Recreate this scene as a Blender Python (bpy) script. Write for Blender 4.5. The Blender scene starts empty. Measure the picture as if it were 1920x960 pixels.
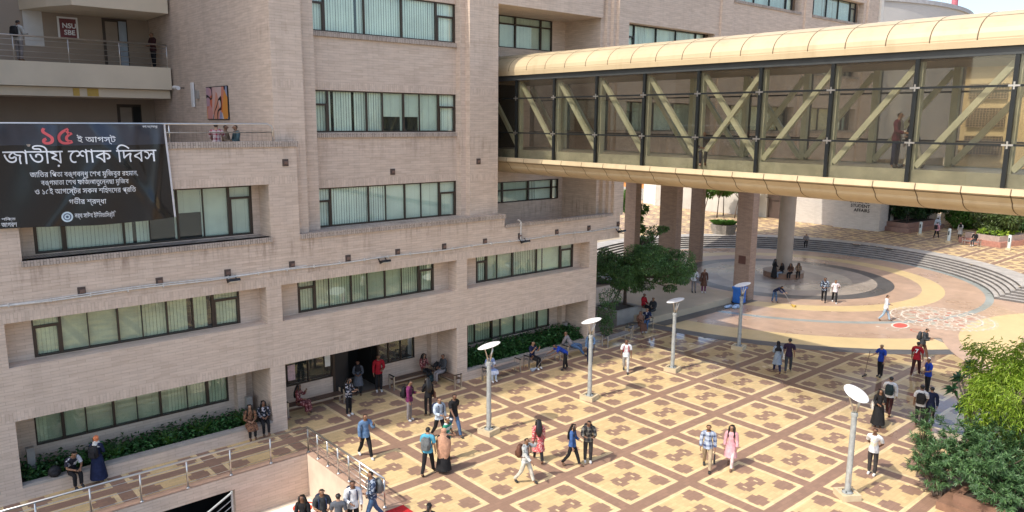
import bpy, bmesh, math, random
import numpy as np
from mathutils import Vector, Matrix
R = math.radians
random.seed(7); rng = np.random.default_rng(7)
sc = bpy.context.scene
COL = sc.collection

# ------------------------------------------------------------------ camera
CAM_POS = Vector((-19.9945, -19.7176, 11.8386))
YAW, PITCH, ROLL, FPX = 0.854743, 0.176545, -0.0076927, 1418.63
def make_camera():
    f = Vector((math.cos(YAW)*math.cos(PITCH), math.sin(YAW)*math.cos(PITCH), -math.sin(PITCH)))
    r = Vector((math.sin(YAW), -math.cos(YAW), 0)); d = f.cross(r)
    c, s = math.cos(ROLL), math.sin(ROLL)
    r2 = c*r + s*d; d2 = -s*r + c*d
    m = Matrix((r2, -d2, -f)).transposed().to_4x4(); m.translation = CAM_POS
    cd = bpy.data.cameras.new('camera'); o = bpy.data.objects.new('camera', cd); COL.objects.link(o)
    cd.sensor_width = 36; cd.lens = FPX/1920*36; cd.clip_start = 0.2; cd.clip_end = 2000
    o.matrix_world = m; sc.camera = o
make_camera()

# ------------------------------------------------------------------ world + sun
SUN_EL, SUN_AZ = R(51), R(-5)          # direction the light travels towards (azimuth from +X)
SUN_STRENGTH, SKY_STRENGTH, EXPOSURE = 2.1, 0.15, 1.04
w = bpy.data.worlds.new("World"); sc.world = w; w.use_nodes = True
nt = w.node_tree; bg = nt.nodes['Background']
sky = nt.nodes.new('ShaderNodeTexSky'); sky.sky_type = 'NISHITA'; sky.sun_disc = False
sky.sun_elevation = SUN_EL
_sd = (-math.cos(SUN_AZ), -math.sin(SUN_AZ))
sky.sun_rotation = math.atan2(_sd[0], _sd[1])
sky.air_density = 1.0; sky.dust_density = 2.6; sky.ozone_density = 1.0
nt.links.new(sky.outputs[0], bg.inputs[0]); bg.inputs[1].default_value = SKY_STRENGTH
sd = bpy.data.lights.new('sun', 'SUN'); sd.energy = SUN_STRENGTH; sd.angle = R(0.5); sd.color = (1.0, 0.94, 0.84)
so = bpy.data.objects.new('sun', sd); COL.objects.link(so)
ld = Vector((math.cos(SUN_EL)*math.cos(SUN_AZ), math.cos(SUN_EL)*math.sin(SUN_AZ), -math.sin(SUN_EL)))
so.rotation_euler = ld.to_track_quat('-Z', 'Y').to_euler(); so.location = (-60, 10, 60)
sc.view_settings.view_transform = 'Standard'; sc.view_settings.look = 'None'
sc.view_settings.gamma = 1.0; sc.view_settings.exposure = EXPOSURE
try: sc.view_settings.use_curve_mapping = False
except Exception: pass
try:
    sc.cycles.max_bounces = 8; sc.cycles.transparent_max_bounces = 24; sc.cycles.diffuse_bounces = 4; sc.cycles.glossy_bounces = 3
    sc.cycles.sample_clamp_indirect = 6
except Exception: pass

# ------------------------------------------------------------------ helpers
def tag(o, label=None, cat=None, group=None, kind=None):
    if label: o['label'] = label
    if cat: o['category'] = cat
    if group: o['group'] = group
    if kind: o['kind'] = kind
    return o
def empty(name, loc=(0,0,0), rz=0.0):
    o = bpy.data.objects.new(name, None); COL.objects.link(o); o.empty_display_size = 0.2
    o.location = loc; o.rotation_euler = (0,0,rz); return o
def copy_tree(o, parent=None):
    c = o.copy(); COL.objects.link(c); c.parent = parent
    for ch in list(o.children):
        copy_tree(ch, c)
    return c
class MB:
    def __init__(s): s.v=[]; s.f=[]; s.m=[]
    def add(s, vs, fs, m=0):
        b=len(s.v); s.v.extend([tuple(p) for p in vs])
        for f in fs: s.f.append(tuple(i+b for i in f)); s.m.append(m)
    def quad(s,a,b,c,d,m=0): s.add([a,b,c,d],[(0,1,2,3)],m)
    def box(s,x0,x1,y0,y1,z0,z1,m=0):
        if x1<x0:x0,x1=x1,x0
        if y1<y0:y0,y1=y1,y0
        if z1<z0:z0,z1=z1,z0
        v=[(x0,y0,z0),(x1,y0,z0),(x1,y1,z0),(x0,y1,z0),(x0,y0,z1),(x1,y0,z1),(x1,y1,z1),(x0,y1,z1)]
        s.add(v,[(0,3,2,1),(4,5,6,7),(0,1,5,4),(1,2,6,5),(2,3,7,6),(3,0,4,7)],m)
    def bar(s,p0,p1,wd,h=None,m=0,up=(0,0,1)):
        h=h or wd; a=Vector(p0);b=Vector(p1);d=(b-a).normalized();u=Vector(up)
        if abs(d.dot(u))>0.98:u=Vector((1,0,0))
        x=d.cross(u).normalized();y=x.cross(d).normalized()
        v=[]
        for p in (a,b):
            for sx,sy in((-1,-1),(1,-1),(1,1),(-1,1)): v.append(p+x*sx*wd/2+y*sy*h/2)
        s.add(v,[(0,3,2,1),(4,5,6,7),(0,1,5,4),(1,2,6,5),(2,3,7,6),(3,0,4,7)],m)
    def path(s,pts,rs,n=8,m=0,cap=True):
        pts=[Vector(p) for p in pts]
        if not isinstance(rs,(list,tuple)): rs=[rs]*len(pts)
        rings=[]; prevx=None
        for i,p in enumerate(pts):
            d=(pts[min(i+1,len(pts)-1)]-pts[max(i-1,0)]).normalized()
            if prevx is None:
                u=Vector((0,0,1)) if abs(d.z)<0.95 else Vector((1,0,0)); x=d.cross(u).normalized()
            else:
                x=(prevx-d*prevx.dot(d)); 
                x = x.normalized() if x.length>1e-6 else d.orthogonal().normalized()
            prevx=x; y=d.cross(x)
            rings.append([p+(x*math.cos(2*math.pi*k/n)+y*math.sin(2*math.pi*k/n))*rs[i] for k in range(n)])
        vs=[q for r in rings for q in r]; fs=[]
        for i in range(len(pts)-1):
            for k in range(n): a=i*n+k;b=i*n+(k+1)%n; fs.append((a,b,b+n,a+n))
        if cap: fs.append(tuple(range(n-1,-1,-1))); fs.append(tuple((len(pts)-1)*n+k for k in range(n)))
        s.add(vs,fs,m)
    def lathe(s,c,prof,n=24,m=0,sx=1,sy=1):
        vs=[];fs=[]
        for r,z in prof:
            for k in range(n): vs.append((c[0]+sx*r*math.cos(2*math.pi*k/n),c[1]+sy*r*math.sin(2*math.pi*k/n),c[2]+z))
        for i in range(len(prof)-1):
            for k in range(n): a=i*n+k;b=i*n+(k+1)%n; fs.append((a,b,b+n,a+n))
        fs.append(tuple(range(n-1,-1,-1))); fs.append(tuple((len(prof)-1)*n+k for k in range(n)))
        s.add(vs,fs,m)
    def prism(s,poly,z0,z1,m=0):
        n=len(poly); v=[(p[0],p[1],z0) for p in poly]+[(p[0],p[1],z1) for p in poly]
        fs=[tuple(range(n-1,-1,-1)),tuple(range(n,2*n))]+[(i,(i+1)%n,n+(i+1)%n,n+i) for i in range(n)]
        s.add(v,fs,m)
    def ellipsoid(s,c,r,n=10,k=6,m=0):
        prof=[(math.sin(math.pi*i/k),-math.cos(math.pi*i/k)) for i in range(1,k)]
        vs=[];fs=[]
        for pr,pz in prof:
            for j in range(n): vs.append((c[0]+r[0]*pr*math.cos(2*math.pi*j/n),c[1]+r[1]*pr*math.sin(2*math.pi*j/n),c[2]+r[2]*pz))
        for i in range(len(prof)-1):
            for j in range(n): a=i*n+j;b=i*n+(j+1)%n; fs.append((a,b,b+n,a+n))
        fs.append(tuple(range(n-1,-1,-1))); fs.append(tuple((len(prof)-1)*n+j for j in range(n)))
        s.add(vs,fs,m)
    def build(s,name,mats,parent=None,smooth=False):
        me=bpy.data.meshes.new(name); me.from_pydata(s.v,[],s.f)
        if not isinstance(mats,(list,tuple)): mats=[mats]
        for mm in mats: me.materials.append(mm)
        if len(mats)>1: me.polygons.foreach_set('material_index',s.m)
        if smooth: me.polygons.foreach_set('use_smooth',[True]*len(me.polygons))
        me.update()
        o=bpy.data.objects.new(name,me); COL.objects.link(o)
        if parent: o.parent=parent
        return o
def struct(o): o['kind']='structure'; return o
def shade_auto(o,ang=35):
    me=o.data; me.polygons.foreach_set('use_smooth',[True]*len(me.polygons))
    try: me.set_sharp_from_angle(angle=R(ang))
    except Exception: pass
    return o
def wall_boxes(mb,y0,y1,x0,x1,z0,z1,ops,m=0):
    """solid slab between y0 and y1 with rectangular openings (xa,xb,za,zb)"""
    zs=sorted({z0,z1,*[min(max(o[2],z0),z1) for o in ops],*[min(max(o[3],z0),z1) for o in ops]})
    for za,zb in zip(zs,zs[1:]):
        zc=(za+zb)/2; cuts=sorted((o[0],o[1]) for o in ops if o[2]<zc<o[3]); x=x0
        for a,b in cuts:
            if a>x: mb.box(x,min(a,x1),y0,y1,za,zb,m)
            x=max(x,b)
        if x<x1: mb.box(x,x1,y0,y1,za,zb,m)

from mathutils.geometry import tessellate_polygon
def glyphs(body,bold=0,align='LEFT',space=1.0,simple=False):
    """lettering as flat polygons: every outer contour filled on its own with its holes"""
    c=bpy.data.curves.new('t','FONT'); c.body=body; c.size=1; c.align_x=align; c.align_y='CENTER'; c.offset=bold; c.resolution_u=3; c.space_line=space
    if not simple: c.fill_mode='NONE'
    t=bpy.data.objects.new('tmp',c); COL.objects.link(t); bpy.context.view_layer.update()
    me=bpy.data.meshes.new_from_object(t.evaluated_get(bpy.context.evaluated_depsgraph_get())); bpy.data.objects.remove(t)
    co=[v.co.copy() for v in me.vertices]; nb={}
    if simple:
        r=([(v.x,v.y) for v in co],[tuple(p.vertices) for p in me.polygons],[0]*len(co)); bpy.data.meshes.remove(me); return r
    for e in me.edges: a,b=e.vertices; nb.setdefault(a,[]).append(b); nb.setdefault(b,[]).append(a)
    seen=set(); loops=[]
    for e in me.edges:
        st=e.vertices[0]
        if st in seen: continue
        lp=[st]; seen.add(st); cur=e.vertices[1]
        while cur not in seen:
            seen.add(cur); lp.append(cur); nx=[q for q in nb[cur] if q not in seen]
            if not nx: break
            cur=nx[0]
        if len(lp)>2: loops.append([co[i] for i in lp])
    def area(l): return sum(a.x*b.y-b.x*a.y for a,b in zip(l,l[1:]+l[:1]))/2
    def inside(p,l):
        r=False
        for a,b in zip(l,l[1:]+l[:1]):
            if (a.y>p.y)!=(b.y>p.y) and p.x<(b.x-a.x)*(p.y-a.y)/(b.y-a.y)+a.x: r=not r
        return r
    dep=[sum(1 for m in loops if m is not l and abs(area(m))>abs(area(l)) and all(inside(p,m) for p in l[::max(1,len(l)//6)])) for l in loops]
    outs=[l for l,d in zip(loops,dep) if d%2==0]; holes=[l for l,d in zip(loops,dep) if d%2==1]
    V=[];F=[];Ly=[]
    for k,o in enumerate(outs):
        hs=[h for h in holes if inside(h[0],o)]
        polys=[o]+hs; flat=[p for q in polys for p in q]; b=len(V)
        V+= [(p.x,p.y) for p in flat]; Ly+=[k%3]*len(flat)
        for t_ in tessellate_polygon([[Vector((p.x,p.y,0)) for p in q] for q in polys]): F.append(tuple(b+i for i in t_))
    bpy.data.meshes.remove(me); return V,F,Ly
# ------------------------------------------------------------------ materials
MATS={}
class N:
    def __init__(s,name):
        s.m=bpy.data.materials.new(name); s.m.use_nodes=True; s.t=s.m.node_tree; s.b=s.t.nodes['Principled BSDF']; s.o=s.t.nodes['Material Output']
    def n(s,typ,**kw):
        nd=s.t.nodes.new('ShaderNode'+typ)
        for k,v in kw.items():
            if k.startswith('i_'): nd.inputs[k[2:].replace('_',' ')].default_value=v
            else: setattr(nd,k,v)
        return nd
    def l(s,a,b): s.t.links.new(a,b)
    def math(s,op,a,b=None,c=None):
        nd=s.n('Math',operation=op)
        for i,x in enumerate((a,b,c)):
            if x is None: continue
            if isinstance(x,(int,float)): nd.inputs[i].default_value=x
            else: s.l(x,nd.inputs[i])
        return nd.outputs[0]
    def mix(s,fac,a,b,typ='MIX'):
        nd=s.n('Mix',data_type='RGBA',blend_type=typ)
        for sock,x in ((nd.inputs[0],fac),(nd.inputs[6],a),(nd.inputs[7],b)):
            if isinstance(x,(int,float)): sock.default_value=x
            elif isinstance(x,tuple): sock.default_value=(*x[:3],1)
            else: s.l(x,sock)
        return nd.outputs[2]
    def ramp(s,fac,stops):
        nd=s.n('ValToRGB'); cr=nd.color_ramp
        while len(cr.elements)<len(stops): cr.elements.new(0.5)
        for e,(p,c) in zip(cr.elements,stops):
            e.position=p; e.color=(*c,1) if isinstance(c,tuple) else (c,c,c,1)
        s.l(fac,nd.inputs[0]); return nd.outputs[0]
    def noise(s,vec,scale,detail=4,rough=.55):
        nd=s.n('TexNoise'); nd.inputs['Scale'].default_value=scale; nd.inputs['Detail'].default_value=detail; nd.inputs['Roughness'].default_value=rough
        if vec is not None: s.l(vec,nd.inputs['Vector'])
        return nd.outputs[0]
    def pos(s): return s.n('NewGeometry').outputs['Position']
    def scaled(s,vec,sx,sy,sz):
        nd=s.n('Mapping'); nd.inputs['Scale'].default_value=(sx,sy,sz); s.l(vec,nd.inputs[0]); return nd.outputs[0]
    def bump(s,h,strength=.3,dist=.01):
        nd=s.n('Bump'); nd.inputs['Strength'].default_value=strength; nd.inputs['Distance'].default_value=dist
        s.l(h,nd.inputs['Height']); s.l(nd.outputs[0],s.b.inputs['Normal'])
def plain(name,col,rough=.6,metal=0,var=.12,scale=3.0,spec=None,bump=0):
    if name in MATS: return MATS[name]
    k=N(name); tc=k.n('TexCoord').outputs['Object']
    f=k.noise(tc,scale,5); dark=tuple(c*(1-var) for c in col); lite=tuple(min(1,c*(1+var)) for c in col)
    k.l(k.ramp(f,[(.3,dark),(.7,lite)]),k.b.inputs['Base Color'])
    k.b.inputs['Roughness'].default_value=rough; k.b.inputs['Metallic'].default_value=metal
    if spec is not None: k.b.inputs['Specular IOR Level'].default_value=spec
    if bump: k.bump(k.noise(tc,scale*12,3),bump,.01)
    MATS[name]=k.m; return k.m
def brick(name,c1,c2,mortar,bw=.5,rh=.1,vertical=False,stain=.25,ms=.007):
    k=N(name); g=k.n('NewGeometry'); ps=k.n('SeparateXYZ'); k.l(g.outputs['Position'],ps.inputs[0])
    ns=k.n('SeparateXYZ'); k.l(g.outputs['Normal'],ns.inputs[0])
    isx=k.math('GREATER_THAN',k.math('ABSOLUTE',ns.outputs[0]),.707)
    u=k.math('ADD',k.math('MULTIPLY',ps.outputs[1],isx),k.math('MULTIPLY',ps.outputs[0],k.math('SUBTRACT',1,isx)))
    isz=k.math('GREATER_THAN',k.math('ABSOLUTE',ns.outputs[2]),.707)
    vz=k.math('ADD',k.math('MULTIPLY',ps.outputs[1],isz),k.math('MULTIPLY',ps.outputs[2],k.math('SUBTRACT',1,isz)))
    cv=k.n('CombineXYZ')
    if vertical: k.l(vz,cv.inputs[0]); k.l(u,cv.inputs[1])
    else: k.l(u,cv.inputs[0]); k.l(vz,cv.inputs[1])
    bt=k.n('TexBrick'); k.l(cv.outputs[0],bt.inputs['Vector']); bt.offset=.5; bt.offset_frequency=2
    bt.inputs['Scale'].default_value=1; bt.inputs['Brick Width'].default_value=bw; bt.inputs['Row Height'].default_value=rh
    bt.inputs['Mortar Size'].default_value=ms; bt.inputs['Mortar Smooth'].default_value=.4; bt.inputs['Bias'].default_value=0
    bt.inputs['Color1'].default_value=(*c1,1); bt.inputs['Color2'].default_value=(*c2,1); bt.inputs['Mortar'].default_value=(*mortar,1)
    # long streaky colour runs (batches of paler bricks) and rain streaks
    run=k.noise(k.scaled(cv.outputs[0],1.4,8.5,1) if not vertical else k.scaled(cv.outputs[0],2,6,1),1.0,2)
    col=k.mix(k.ramp(run,[(.42,.0),(.62,.34)]),bt.outputs['Color'],tuple(min(1,c*1.22) for c in c1))
    st=k.noise(k.scaled(g.outputs['Position'],1.3,1.3,.16),1.0,5,.6)
    col=k.mix(k.math('MULTIPLY',k.ramp(st,[(.52,0.),(.75,1.)]),stain),col,tuple(c*.45 for c in c2))
    if name=='brick_beige':
        dz=lambda z0,h:k.math('MAXIMUM',0,k.math('SUBTRACT',1,k.math('DIVIDE',k.math('ABSOLUTE',k.math('SUBTRACT',ps.outputs[2],z0)),h)))
        m_=k.math('ADD',k.math('ADD',dz(7.25,.75),k.math('MULTIPLY',dz(10.75,.8),.6)),k.math('MULTIPLY',dz(6.15,.35),.7))
        m_=k.math('ADD',m_,k.math('MULTIPLY',k.math('ADD',dz(15.0,.6),dz(11.1,.6)),.45))
        rs=k.noise(k.scaled(g.outputs['Position'],5.5,5.5,.55),1.0,4,.65); rs2=k.noise(k.scaled(g.outputs['Position'],.5,.5,.5),1.0,3)
        sm=k.math('MULTIPLY',k.math('MULTIPLY',k.ramp(rs,[(.48,0.),(.68,1.)]),k.ramp(rs2,[(.38,.15),(.62,1.)])),m_)
        col=k.mix(k.math('MULTIPLY',sm,.72),col,(.17,.10,.065))
    big=k.noise(g.outputs['Position'],.35,4)
    col=k.mix(k.ramp(big,[(.3,.10),(.7,0.)]),col,tuple(c*.75 for c in c2))
    k.l(col,k.b.inputs['Base Color']); k.b.inputs['Roughness'].default_value=.85
    inv=k.math('SUBTRACT',1,bt.outputs['Fac']); k.bump(inv,.35,.01)
    MATS[name]=k.m; return k.m
B1,B2,BM=(.62,.505,.41),(.54,.43,.34),(.43,.335,.26)
M_BRICK=brick('brick_beige',B1,B2,BM)
M_SOLD=brick('brick_soldier',B1,B2,BM,bw=.3,rh=.1,vertical=True)
M_COPE=brick('brick_coping',(.45,.38,.32),(.36,.30,.25),(.16,.13,.11),bw=.3,rh=.085,vertical=True,stain=.8,ms=.012)
M_COLB=brick('brick_column',(.33,.235,.18),(.27,.19,.145),(.21,.15,.115),bw=.3,rh=.09)
M_PALEB=brick('brick_pale',(.50,.46,.41),(.45,.41,.365),(.38,.34,.31),bw=.4,rh=.12,stain=.15)
M_CREAM=plain('cream_plaster',(.68,.58,.43),.8,var=.07,scale=.6,bump=.05)
M_TANW=plain('tan_plaster',(.33,.265,.205),.85,var=.08,scale=.5)
M_CONC=plain('grey_plaster',(.50,.48,.45),.85,var=.07,scale=.35)
M_CONCD=plain('concrete',(.33,.31,.28),.85,var=.2,scale=1.2,bump=.1)
M_FRAME=plain('brown_aluminium',(.055,.040,.030),.45,.3)
M_DARKM=plain('dark_metal',(.03,.03,.032),.45,.5)
M_STEEL=plain('stainless_steel',(.62,.60,.56),.28,.95,var=.1)
M_GALV=plain('galvanised_pole',(.37,.39,.38),.55,.2,var=.22,scale=5)
M_WHITE=plain('white_paint',(.80,.80,.78),.4,var=.04)
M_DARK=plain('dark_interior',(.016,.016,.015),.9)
M_BLIND=plain('blind_fabric',(.82,.84,.76),.9,var=.12,scale=.9)
M_BLIND4=plain('blind_grey_recess_shade',(.46,.46,.34),.9,var=.2,scale=.8)  # grey blind for lower floors, recess shade painted into its colour
M_BLIND3=plain('blind_recess_shade',(.60,.61,.45),.9,var=.2,scale=.8)  # lower-floor blind, darker olive holds the shade of the deep recesses
M_BLIND2=plain('blind_fabric_grey',(.66,.68,.60),.9,var=.12,scale=.9)
M_WOOD=plain('dark_wood',(.10,.06,.04),.6,var=.25,scale=6)
M_SLAT=plain('grey_slats',(.19,.175,.165),.6,var=.2,scale=8)
M_SOIL=plain('soil',(.045,.032,.022),.95,var=.4,scale=7)
M_GREENP=plain('pale_green_paint',(.60,.61,.46),.5,var=.08)
M_GREEND=plain('dark_green_steel',(.055,.065,.055),.5,var=.1)
M_REDC=plain('red_carpet',(.45,.012,.015),.95,var=.2,scale=14)
M_GRAN=plain('pink_granite',(.42,.20,.15),.5,var=.18,scale=5)
M_GRAN2=plain('grey_pink_stone',(.40,.31,.26),.6,var=.15,scale=4)
M_YELP=plain('yellow_plaster',(.70,.56,.33),.75,var=.06,scale=.6)
def panel_mat():
    k=N('ochre_panel'); p=k.pos()
    col=k.ramp(k.noise(p,.5,4),[(.3,(.485,.38,.23)),(.7,(.55,.44,.272))])
    st=k.noise(k.scaled(p,2.5,2.5,.5),1,5)
    col=k.mix(k.math('MULTIPLY',k.ramp(st,[(.52,0.),(.8,1.)]),.42),col,(.33,.23,.12))
    k.l(col,k.b.inputs['Base Color']); k.b.inputs['Roughness'].default_value=.48; return k.m
M_PANEL=panel_mat()
M_JOINT=plain('panel_joint',(.13,.09,.05),.8)
def glass_mat(name,tint,dust=.05,dustcol=(.5,.5,.46),refl=1.0,streak=True):
    k=N(name); t=k.t; t.nodes.remove(k.b)
    tr=k.n('BsdfTransparent'); tr.inputs[0].default_value=(*tint,1)
    gl=k.n('BsdfGlossy'); gl.inputs['Roughness'].default_value=.02; gl.inputs[0].default_value=(.9,.93,.92,1)
    lw=k.n('LayerWeight'); lw.inputs[0].default_value=.5
    f=k.math('MULTIPLY',k.math('ADD',.045,k.math('MULTIPLY',.95,k.math('POWER',lw.outputs['Facing'],5))),refl)
    m1=k.n('MixShader'); k.l(f,m1.inputs[0]); k.l(tr.outputs[0],m1.inputs[1]); k.l(gl.outputs[0],m1.inputs[2])
    df=k.n('BsdfDiffuse'); df.inputs[0].default_value=(*dustcol,1)
    m2=k.n('MixShader'); p=k.pos()
    d=k.ramp(k.noise(k.scaled(p,3.5,3.5,.25),1.0,5),[(.4,dust*.25),(.75,dust*2.4)]) if streak else None
    if d is not None: k.l(d,m2.inputs[0])
    else: m2.inputs[0].default_value=dust
    k.l(m1.outputs[0],m2.inputs[1]); k.l(df.outputs[0],m2.inputs[2]); k.l(m2.outputs[0],k.o.inputs[0])
    MATS[name]=k.m; return k.m
M_GLASS=glass_mat('window_glass',(.935,.985,.96),.015,refl=1.25)
M_GLASSB=glass_mat('bridge_glass',(.80,.785,.74),.010,dustcol=(.46,.41,.33),refl=1.1)
# ================================================================== MAIN BUILDING
FY=6.85
main=empty('brick_building',(0,FY,0)); tag(main,'pale brick university building with banded facade and long recessed windows beside the plaza','building')
def world_of(o):
    m=o.matrix_basis.copy()
    if o.parent: m=world_of(o.parent)@o.matrix_parent_inverse@m
    return m
def P2(mb,name,mats,par,**k):
    """link a mesh built in world coordinates under any parent, keeping it where it is"""
    o=mb.build(name,mats,None,**k); o.parent=par; o.matrix_parent_inverse=world_of(par).inverted(); return o
P=lambda mb,name,mats,par=None,**k: P2(mb,name,mats,par or main,**k)
W0=-26.5     # left end, outside the frame
bays=[(-25.2,-17.64),(-17.06,-8.91),(-8.33,-.14),(.44,8.46)]
lo=MB()
wall_boxes(lo,FY,7.62,W0,9.03,0,2.62,[(a,b,-.1,2.62) for a,b in bays])      # ground floor piers
lo.box(W0,9.03,FY,8.62,2.62,4.33)                                            # spandrel
wall_boxes(lo,FY,7.62,W0,9.03,4.33,5.72,[(a,b,4.33,5.72) for a,b in bays])   # first floor piers
lo.box(W0,2.65,FY,8.3,5.72,7.39); lo.box(2.65,10.76,FY,7.1,5.72,6.95)        # band
lo.box(2.65,10.76,7.1,10.4,5.72,6.3)
lo.box(2.652,2.9,7.1,7.6,6.3,7.385)
# first floor back walls around windows
def back_wall(mb,y,xa,xb,z0,z1,wx0,wx1,wz0,wz1,th=.25):
    wall_boxes(mb,y,y+th,xa,xb,z0,z1,[(wx0,wx1,wz0,wz1)])
fw=[(-16.28,-9.69),(-7.39,-.93),(1.46,7.9)]
for (a,b),(x0,x1) in zip(bays[1:],fw): back_wall(lo,7.5,a-.02,b+.02,4.33,5.72,x0,x1,4.36,5.66)
# side niches (deeper pocket to the right of every window)
# ground floor back wall
gw=8.7
lo.box(W0,-8.6,gw,gw+.25,0,1.0); lo.box(W0,-16.33,gw,gw+.25,1.0,2.62); lo.box(-9.86,-8.4,gw,gw+.25,1.0,2.62); lo.box(-16.33,-9.86,gw,gw+.25,2.42,2.62)
lo.box(-8.6,-5.28,gw,gw+.25,0,1.0); lo.box(-8.4,-7.5,gw,gw+.25,1.0,2.62); lo.box(-7.5,-1.22,gw,gw+.25,2.42,2.62); lo.box(-3.12,-.1,gw,gw+.25,0,1.0); lo.box(-1.22,.4,gw,gw+.25,1.0,2.62)
lo.box(-.14,9.03,gw,gw+.25,0,1.0); lo.box(.4,1.87,gw,gw+.25,1.0,2.62); lo.box(7.4,9.03,gw,gw+.25,1.0,2.62); lo.box(1.87,7.4,gw,gw+.25,2.42,2.62)
# pier returns to the back wall
for a,b in ((-17.64,-17.06),(-8.91,-8.33),(-.14,.44),(8.46,9.03)): lo.box(a,b,7.62,gw,0,2.62)
for a,b in ((-9.65,-9.3),(-.52,-.16),(8.02,8.3)): lo.box(a,b,8.35,gw,0,2.62)       # inner pilasters
lo.box(8.78,9.028,gw+.25,18,0,5.72)                                            # end wall to the garden
P(lo,'lower_wall',M_BRICK)
# soldier courses over openings
so_=MB()
for a,b in [(W0,9.03)]:
    so_.box(a,b,FY-.004,FY+.05,2.625,2.93); so_.box(a,b,FY-.004,FY+.05,5.725,6.03)
so_.box(9.03,10.762,FY-.004,FY+.05,5.725,6.03)
P(so_,'soldier_course',M_SOLD)
# dark rooms
def window(parent,Y,x0,x1,z0,z1,mulls=(),tz=None,tleft=True,tright=True,blind=None,fw_=.048,gaps=(),transom_all=None,room=True,fmat=None,shade=()):
    fmat=fmat or M_FRAME
    fr=MB(); yf,yb=Y-.045,Y+.045
    fr.box(x0,x1,yf,yb,z0,z0+fw_); fr.box(x0,x1,yf,yb,z1-fw_,z1); fr.box(x0,x0+fw_,yf,yb,z0+fw_,z1-fw_); fr.box(x1-fw_,x1,yf,yb,z0+fw_,z1-fw_)
    big=[m if isinstance(m,tuple) else (m,.065) for m in mulls]
    for m,wd in [(m_,w_*.8) for m_,w_ in big]: fr.box(m-wd/2,m+wd/2,yf+.004,yb,z0+fw_,z1-fw_)
    if tz is not None:
        xs=[x0]+[m[0] for m in big]+[x1]
        if tleft: fr.box(xs[0]+fw_,xs[1]-.03,yf+.002,yb,tz-.04,tz+.04); fr.box(xs[0]+fw_,xs[0]+fw_+.05,yf-.01,yb-.02,z0+fw_,tz-.04); fr.box(xs[1]-.09,xs[1]-.03,yf-.01,yb-.02,z0+fw_,tz-.04)
        if tright: fr.box(xs[-2]+.03,xs[-1]-fw_,yf+.002,yb,tz-.04,tz+.04); fr.box(xs[-2]+.03,xs[-2]+.09,yf-.01,yb-.02,z0+fw_,tz-.04); fr.box(xs[-1]-.11,xs[-1]-fw_,yf-.01,yb-.02,z0+fw_,tz-.04)
    if transom_all: fr.box(x0+fw_,x1-fw_,yf+.002,yb,transom_all-.035,transom_all+.035)
    win=P2(fr,'window',fmat,parent)
    g=MB(); g.box(x0+.02,x1-.02,Y+.012,Y+.02,z0+.02,z1-.02); P2(g,'pane',M_GLASS,win)
    b=MB(); xx=x0+.03; i=0; bm=blind or 'full'; dyb=.028; nxt=0
    if bm!='none':
        while xx<x1-.05:
            nx=min(xx+.115,x1-.03); mid=(xx+nx)/2
            skip=any(a<=mid<=c for a,c,*_ in gaps); zb=z0+.06
            for gq in gaps:
                if gq[0]<=mid<=gq[1] and len(gq)>2: skip=False; zb=gq[2]
            if not skip:
                flat=any(a<=mid<=c for a,c in shade)
                j=random.uniform(-.006,.006)
                if xx>nxt: dyb=random.choice((.012,.028,.045,.028,-.03)); nxt=xx+random.uniform(.7,1.9)
                dy=0 if flat else dyb
                if not flat and random.random()<.025: xx=nx; continue
                b.quad((xx,Y+.10-dy/2+j,zb),(nx,Y+.10+dy/2+j,zb),(nx,Y+.10+dy/2+j,z1-.03),(xx,Y+.10-dy/2+j,z1-.03),1 if flat else 0)
            xx=nx
        P2(b,'blind',[M_BLIND if z0>7 else M_BLIND3,M_BLIND2 if z0>7 else M_BLIND4],win)  # lower floors use the blinds with recess shade in their colour
    if room:
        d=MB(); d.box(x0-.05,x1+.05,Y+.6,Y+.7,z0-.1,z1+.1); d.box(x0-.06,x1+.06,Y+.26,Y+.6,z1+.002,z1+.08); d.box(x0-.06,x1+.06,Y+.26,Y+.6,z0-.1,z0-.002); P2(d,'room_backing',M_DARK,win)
    return win
# first floor windows
window(main,7.53,-16.28,-9.69,4.36,5.66,[(-15.5,.09),(-14.71,.03),(-13.81,.07),(-13.06,.03),(-12.25,.07),(-11.38,.04),(-10.66,.12)],5.33,gaps=[(-11.5,-11.25),(-10.85,-10.6)],shade=[(-15.4,-13.1)])
window(main,7.53,-7.39,-.93,4.36,5.66,[(-6.65,.09),(-6.04,.03),(-5.04,.07),(-4.29,.04),(-3.44,.07),(-2.61,.03),(-1.72,.11)],5.33,shade=[(-4.2,-2.7)])
window(main,7.53,1.46,7.9,4.36,5.66,[(2.12,.09),(2.75,.03),(3.72,.07),(5.32,.07),(6.97,.11)],5.33,shade=[(2.2,3.7)])
# ground floor windows
window(main,8.74,-16.33,-9.86,1.0,2.42,[(-15.5,.12),(-14.8,.04),(-13.92,.09),(-13.15,.03),(-12.35,.09),(-11.4,.03),(-10.66,.12)],shade=[(-16,-12)])
window(main,8.74,1.87,7.4,1.0,2.42,[(2.35,.03),(3.45,.09),(4.0,.04),(4.95,.09),(6.55,.12)],shade=[(3.5,4.2)])
window(main,8.74,-7.5,-5.4,1.0,2.42,[(-6.5,.06)],blind='none')
window(main,8.74,-3.12,-1.22,1.0,2.42,[(-2.6,.05),(-1.95,.05)],blind='none')
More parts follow.
